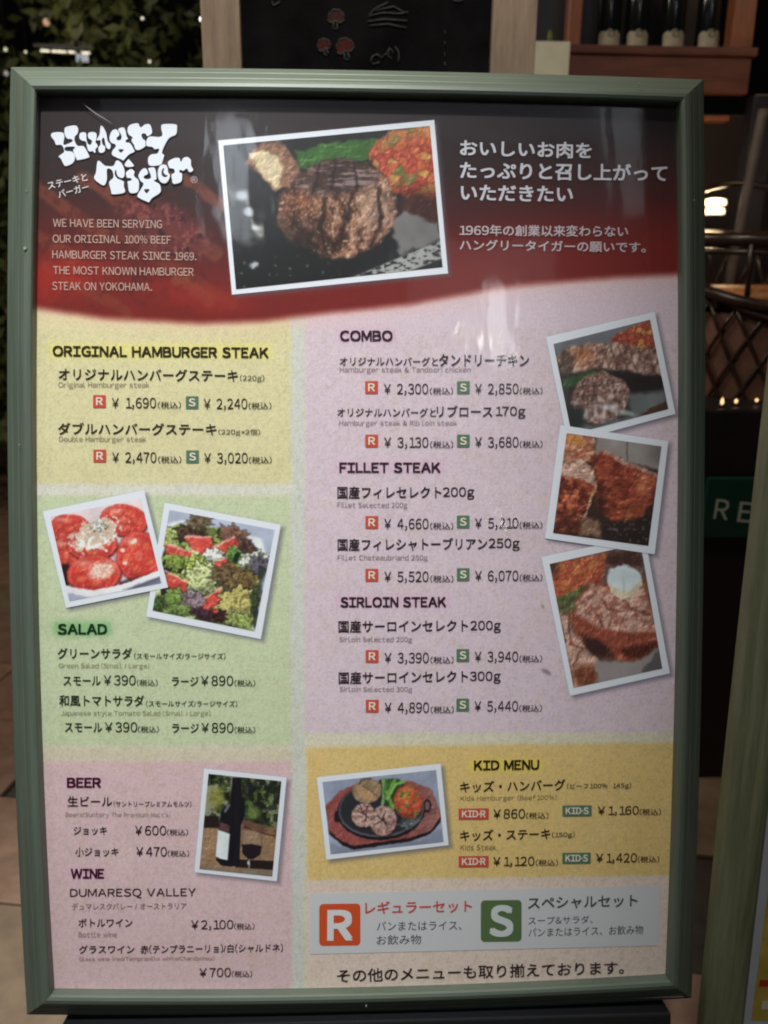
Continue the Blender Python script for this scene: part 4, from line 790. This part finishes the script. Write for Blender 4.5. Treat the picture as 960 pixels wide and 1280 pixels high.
# window behind, with white panel below
wn = empty('window', Vector((atY(690, 20).x, YK+.12, 0)), 'dark window pane with a thin grey frame between chalkboard and bottle shelf', 'window')
wb('pane', atY(655,20,YK+.12).x, YK+.121, sz+.02, atY(752,20,YK+.12).x, YK+.127, sz+1, M_dk, wn, 0)
M_gf = mat('grey_green_frame', (.12, .13, .10), .5); wb('frame', atY(655,20,YK+.12).x, YK+.10, sz+.004, atY(714,20,YK+.12).x, YK+.12, sz+.02, M_gf, wn); wb('frame', atY(750,20,YK+.12).x, YK+.10, sz+.02, atY(754,20,YK+.12).x, YK+.12, sz+1, M_gf, wn)
pn = box('notice_panel', atY(640,53).x, YK-.02, bz-.25, atY(711,53).x, YK-.005, atY(690,54).z, mat('white_panel', (.66, .68, .56), .6, .12, 9), None, .003)
tag(pn, 'small pale panel under the window, right of the chalkboard', 'panel')
gp = atY(686, 50); tg = lathe('clip', [(0, 0), (.006, 0), (.007, .018), (.004, .03), (0, .03)], mat('green_clip', (.12, .16, .03), .5), None, 10, (gp.x, YK-.012, gp.z-.012)); tag(tg, 'tiny green clip standing on the pale panel', 'clip')
# leaning grey post
p0, p1 = at(952, 150, 1.25), at(927, 275, 1.25)
d = (p0-p1); lp = tube('leaning_post', [p1-d*2.6, p1, p0, p0+d*.1], .012, mat('grey_brown_post', (.13, .105, .09), .6, .2, 20), None, 8); tag(lp, 'slim grey brown post leaning at the right edge above the wicker chair', 'post')

# warm lamps glowing behind
def glow_lamp(name, px0, py0, px1, py1, Y, c, es, label, cat, group=None):
    a, b = at(px0, py0, Y), at(px1, py1, Y); cx, cz = (a.x+b.x)/2, (a.z+b.z)/2; r = abs(b.x-a.x)/2; h = abs(a.z-b.z)
    t = empty(name, Vector((cx, Y, cz-h/2)), label, cat, group)
    lathe('lamp_shade', [(r*.7, 0), (r*.96, h*.15), (r, h*.5), (r*.92, h*.85), (r*.55, h)], mat(name+'_glow_%d' % len(bpy.data.materials), c, .5, emit=c, es=es), t, 20)
    lathe('cap', [(0, h*1.12), (r*.5, h*1.12), (r*.6, h), (0, h*.99)], M_blk, t, 16); lathe('base', [(0, .0), (r*.6, .0), (r*.72, 0.0), (0, .001)], M_blk, t, 16)
    return t
glow_lamp('lantern', 880, 248, 907, 258, 1.5, (1, .82, .58), 1.8, 'bright white table lantern, upper one beside the right frame edge', 'lantern')
glow_lamp('lantern', 880, 259.5, 905, 269, 1.5, (1, .78, .52), 1.8, 'bright white table lantern just under the upper one, right of the frame', 'lantern')
lamp('lantern_light', 'POINT', at(893, 250, 1.42), 1.6, (1, .72, .42), .03)
glow_lamp('lantern', 937, 263, 947, 269, 1.6, (1, .74, .45), 4, 'small warm lantern at the far right beyond the leaning post', 'lantern')

# ================================================================== WICKER CHAIR
YW = 1.15; cw = at(952, 340, YW)
M_ratt = mat('dark_rattan', (.035, .018, .012), .28, .4, 60, .2); M_cush = mat('amber_cushion', (.46, .19, .06), .55, .3, 20)
wc = empty('wicker_chair', Vector((cw.x, YW, 0)), 'dark wicker chair with amber seat and diamond lattice, behind the frame at right', 'chair')
Rw = .185
def ring(name, z, r, rad, m, tl=0): tube(name, [(r*math.cos(a), r*math.sin(a)*.9, z+tl*r*.9*(math.sin(a)+1)) for a in np.linspace(0, 2*math.pi, 41)[:-1]], rad, m, wc, 8, True)
zt = at(930, 300, YW-.1).z; zs = at(930, 385, YW-.1).z; zb = at(930, 512, YW-.1).z
ring('back_rim', zt-.004, Rw*1.18, .015, M_ratt, .06); ring('back_rim', zt-.028, Rw*1.15, .007, M_ratt, .06); ring('seat_rim', zs+.002, Rw*1.1, .014, M_ratt, .42); ring('seat_rim', zs-.024, Rw*1.08, .008, M_ratt, .42); ring('foot_rim', zb, Rw*.98, .009, M_ratt)
lathe('cushion', [(0, zs+.048), (Rw*.8, zs+.046), (Rw*1.0, zs+.034), (Rw*1.02, zs+.012), (0, zs+.01)], M_cush, wc, 32)
for v_ in wc.children[-1].data.vertices: v_.co.z += .42*(v_.co.y+Rw)
for j in range(20):
    a0 = 2*math.pi*j/20
    for s in (1, -1): tube('lattice_strand', [((Rw*(1.04-.06*t))*math.cos(a0+s*t*.62), (Rw*(1.04-.06*t))*math.sin(a0+s*t*.62)*.92, (zs-.014+.42*Rw*.95*(math.sin(a0+s*t*.62)+1))*(1-t)+zb*t) for t in np.linspace(0, 1, 7)], .0042, M_ratt, wc, 6)
lathe('inner_lining', [(Rw*.9, zb), (Rw*.94, zs-.01)], mat('lining', (.16, .075, .05), .7, .5, 14), wc, 24)
for a in (R_(45), R_(135), R_(225), R_(315)): tube('leg', [(Rw*.9*math.cos(a), Rw*.8*math.sin(a), zb), (Rw*1.0*math.cos(a), Rw*.9*math.sin(a), 0)], .010, M_ratt, wc, 8)
for a in (R_(-60), R_(-120), R_(60), R_(120), 0, R_(180)): tube('back_support', [(Rw*1.06*math.cos(a), Rw*.96*math.sin(a), zs), (Rw*1.22*math.cos(a), Rw*1.1*math.sin(a), zt)], .006, M_ratt, wc, 6)
# dark box with green sign and candles on top
YS_ = .86; s0, s1 = at(872, 512, YS_), at(960, 700, YS_)
bx = box('crate', s0.x, YS_, 0.0, s1.x+.05, YS_+.2, s0.z, mat('near_black_crate', (.014, .009, .011), .5, .3, 12), None, .006); tag(bx, 'tall dark box carrying the green sign, between the two menu boards', 'box')
for i, (px, py) in enumerate(((903, 500), (920, 503), (945, 508))):
    q = at(px, py, YS_+.03+.02*i); t = empty('candle', Vector((q.x, YS_+.03+.02*i, s0.z)), ('tallest small candle flame on the dark box', 'middle small candle flame on the dark box', 'right small candle flame on the dark box')[i], 'candle', 'candles on the dark box')
    h = (.013, .007, .005)[i]; lathe('cup', [(0, .0), (.006, 0), (.007, .005), (0, .005)], M_blk, t, 12)
    lathe('flame', [(0, .005), (.0035, .008), (.003, .008+h*.5), (0, .008+h)], mat('flame_%d' % i, (1, .6, .25), .5, emit=(1, .62, .28), es=1.6), t, 10)
M_gs = mat('green_sign_board', (.006, .055, .038), .4, .15, 20)
ga, gb = at(886, 598, YS_-.02), at(955, 672, YS_-.02)
gs = empty('green_sign', Vector((ga.x, YS_-.02, gb.z)), 'dark green sign with white letters R E between the two menu boards', 'sign')
box('panel', 0, 0, 0, gb.x-ga.x+.05, .015, ga.z-gb.z, M_gs, gs, .002)
for ch, xa, xb, ya in (('R', 891.5, 909, 648.5), ('E', 921, 938, 652)):
    A, B, Tt = at(xa, ya, YS_-.0215), at(xb, ya+1.5, YS_-.0215), at(xa, ya-25, YS_-.0215); g0 = Vector((ga.x, YS_-.02, gb.z))
    text_obj('lettering', ch, .01, np.array(A-g0), np.array(B-A), np.array((.0016, 0, (Tt-A).z)), np.array((0, -1.0, 0)), mat('sign_white_'+ch, (.55, .62, .58), .6), gs)

# ================================================================== HEDGE, far building and lights (left)
hg = empty('hedge', Vector((-2.0, 3.6, 0)), 'tall dark leafy hedge at the left behind the menu board', 'hedge')
vs = []; fs = []; k = 0
cl = [(random.uniform(-1.6, 1.8), random.uniform(-.5, .5), random.uniform(.1, 3.0), random.uniform(.14, .34)) for _ in range(150)]
for i in range(15000):
    cx, cy, cz, cr = random.choice(cl); v = Vector((random.gauss(0, 1), random.gauss(0, 1), random.gauss(0, 1))).normalized()*cr*random.uniform(.6, 1.05)
    c = Vector((cx, cy, cz))+v; 
    if c.z < .02: continue
    u = Vector((random.gauss(0, 1), random.gauss(0, .6), random.gauss(0, 1))).normalized(); n = Vector((random.gauss(0, .7), -1, random.gauss(0, .7))).normalized(); b = u.cross(n).normalized(); s = random.uniform(.022, .05)
    vs += [c-u*s, c+b*s*.42-u*s*.1, c+u*s, c-b*s*.42-u*s*.1]; fs.append((k, k+1, k+2, k+3)); k += 4
lf = from_py('foliage', vs, fs, mat('leaf_green', (.07, .10, .035), .5, .7, 3.5, c2=(.17, .20, .06)), hg); lf['kind'] = 'stuff'
for i in range(5): x = -1.4+i*.7; tube('trunk', [(x, 0, 0), (x+.05, .05, .9), (x-.05, 0, 2.4)], [.035, .028, .012], mat('bark_%d' % i, (.05, .035, .025), .8), hg, 7)
bw = box('back_wall', -8, 6.6, 0, 8, 6.8, 4.5, mat('night_wall', (.012, .010, .012), .9, .4, 2)); tag(bw, 'dark building wall far behind the hedge and shelves', 'wall')
YA = 5.6
aw = empty('awning', Vector((at(80, 64, YA).x, YA, 0)), 'distant awning edged by a bright white light strip, seen through the hedge', 'awning')
a0, a1 = at(50, 62.5, 3.0), at(112, 62.5, 3.0)
M_st = mat('strip_light', (1, .95, .8), .5, emit=(1, .90, .68), es=1.1)
for i in range(9): xs_ = a0.x+(a1.x-a0.x)*i/9; wb('strip_lamp', xs_, 3.0, a0.z-.0045-.0006*i, xs_+(a1.x-a0.x)/9*(.6 if i in (1, 4) else .93), 3.012, a0.z+.002-.0006*i, M_st, aw)
wb('roof', a0.x-.02, 2.98, a0.z+.005, a1.x+.02, 3.25, a0.z+.02, M_blk, aw); 
for i in range(7):
    xx = at(95+i*2.2, 70, 3.0).x; zz = at(95, 67+ (i % 3), 3.0).z
    wb('fringe', xx, 3.003, zz-.030+.004*(i % 3), xx+.0045, 3.007, a0.z-.008, mat('fringe_%d' % i, (.5, .5, .5), .5, emit=(.8, .85, 1), es=.35), aw, 0)  # fringe is no lamp; a faint glow is put into its material
wb('support', a0.x+.05, 3.2, 0, a0.x+.07, 3.22, a0.z+.004, M_blk, aw)
for i, (px, py, r, c, es, lab) in enumerate(((92, 24, .016, (1, .66, .34), 3, 'warm glowing bulb in the hedge at the upper left, largest'), (178, 23, .005, (1, .9, .75), 1.2, 'tiny pale bulb in the middle of the hedge'), (252, 24, .008, (1, .95, .9), 3, 'small white bulb beside the left chalkboard post'),
        (187, 77, .005, (1, .95, .8), 1.2, 'tiny white bulb in the hedge just above the frame'), (7, 62, .007, (.9, .95, .6), .6, 'dim greenish bulb at the far left above the frame corner'), (32, 65, .005, (1, .95, .7), .8, 'dim bulb just above the top left frame corner'),
        (58, 28, .014, (.55, .34, .2), .7, 'dim amber bulb left of the large warm bulb'), (8, 92, .010, (.6, .6, .6), .25, 'faint grey bulb beside the top left frame corner'))):
    p = at(px, py, 3.02); t = empty('light_bulb', p, lab, 'bulb', 'bulbs glowing in the hedge')
    lathe('globe', [(0, -r), (r*.7, -r*.7), (r, 0), (r*.7, r*.7), (r*.3, r)], mat('bulb_%d' % i, c, .5, emit=c, es=es), t, 14); lathe('socket', [(r*.32, r*.95), (r*.32, r*1.7), (0, r*1.7)], M_blk, t, 10)
    tube('cord', [(0, 0, r*1.7), (0.01, .02, 2.9-p.z)], .0015, M_blk, t, 5)

# ================================================================== lamps across the street and added haze lights, mirrored in the cover
def mirror_lamp(px, py, dist, e, size, col=(1, .98, .94), kind='POINT', sy=None):
    q = Pn(px, py, ZV); d = (q-CB); d /= np.linalg.norm(d); d[2] = -d[2]
    p = q+d*dist; lamp('street_light', kind, bl(*p), e, col, size, bl(*q) if kind == 'AREA' else None, sy)
for a in ((305, 247, 3.0, .35, .022), (312, 265, 3.0, .35, .022), (319, 285, 3.0, .3, .02), (622, 620, 3.4, .12, .015), (625, 650, 3.4, .25, .02), (606, 428, 3.2, .9, .035), (577, 412, 3.2, .5, .03), (755, 512, 3.2, .35, .03)): mirror_lamp(*a)
def haze_light(px, py, dist, e, wx, wy, col):
    q = Pn(px, py, ZV); d = (q-CB); d /= np.linalg.norm(d); d[2] = -d[2]; p = q+d*dist
    o = lamp('haze_area', 'AREA', bl(*p), e, col, wx, bl(*q), wy)  # area light added only to lay soft haze on the cover
haze_light(292, 225, 3.2, 1.1, .12, .5, (.86, .93, 1)); haze_light(622, 405, 3.2, 1.0, .14, .38, (.95, .95, 1)); haze_light(470, 110, 3.6, 1.1, 2.6, .45, (.84, .88, 1)); haze_light(600, 425, 3.4, .9, .7, .9, (.95, .96, 1)); haze_light(830, 170, 3.4, .9, .5, .6, (.9, .94, 1))
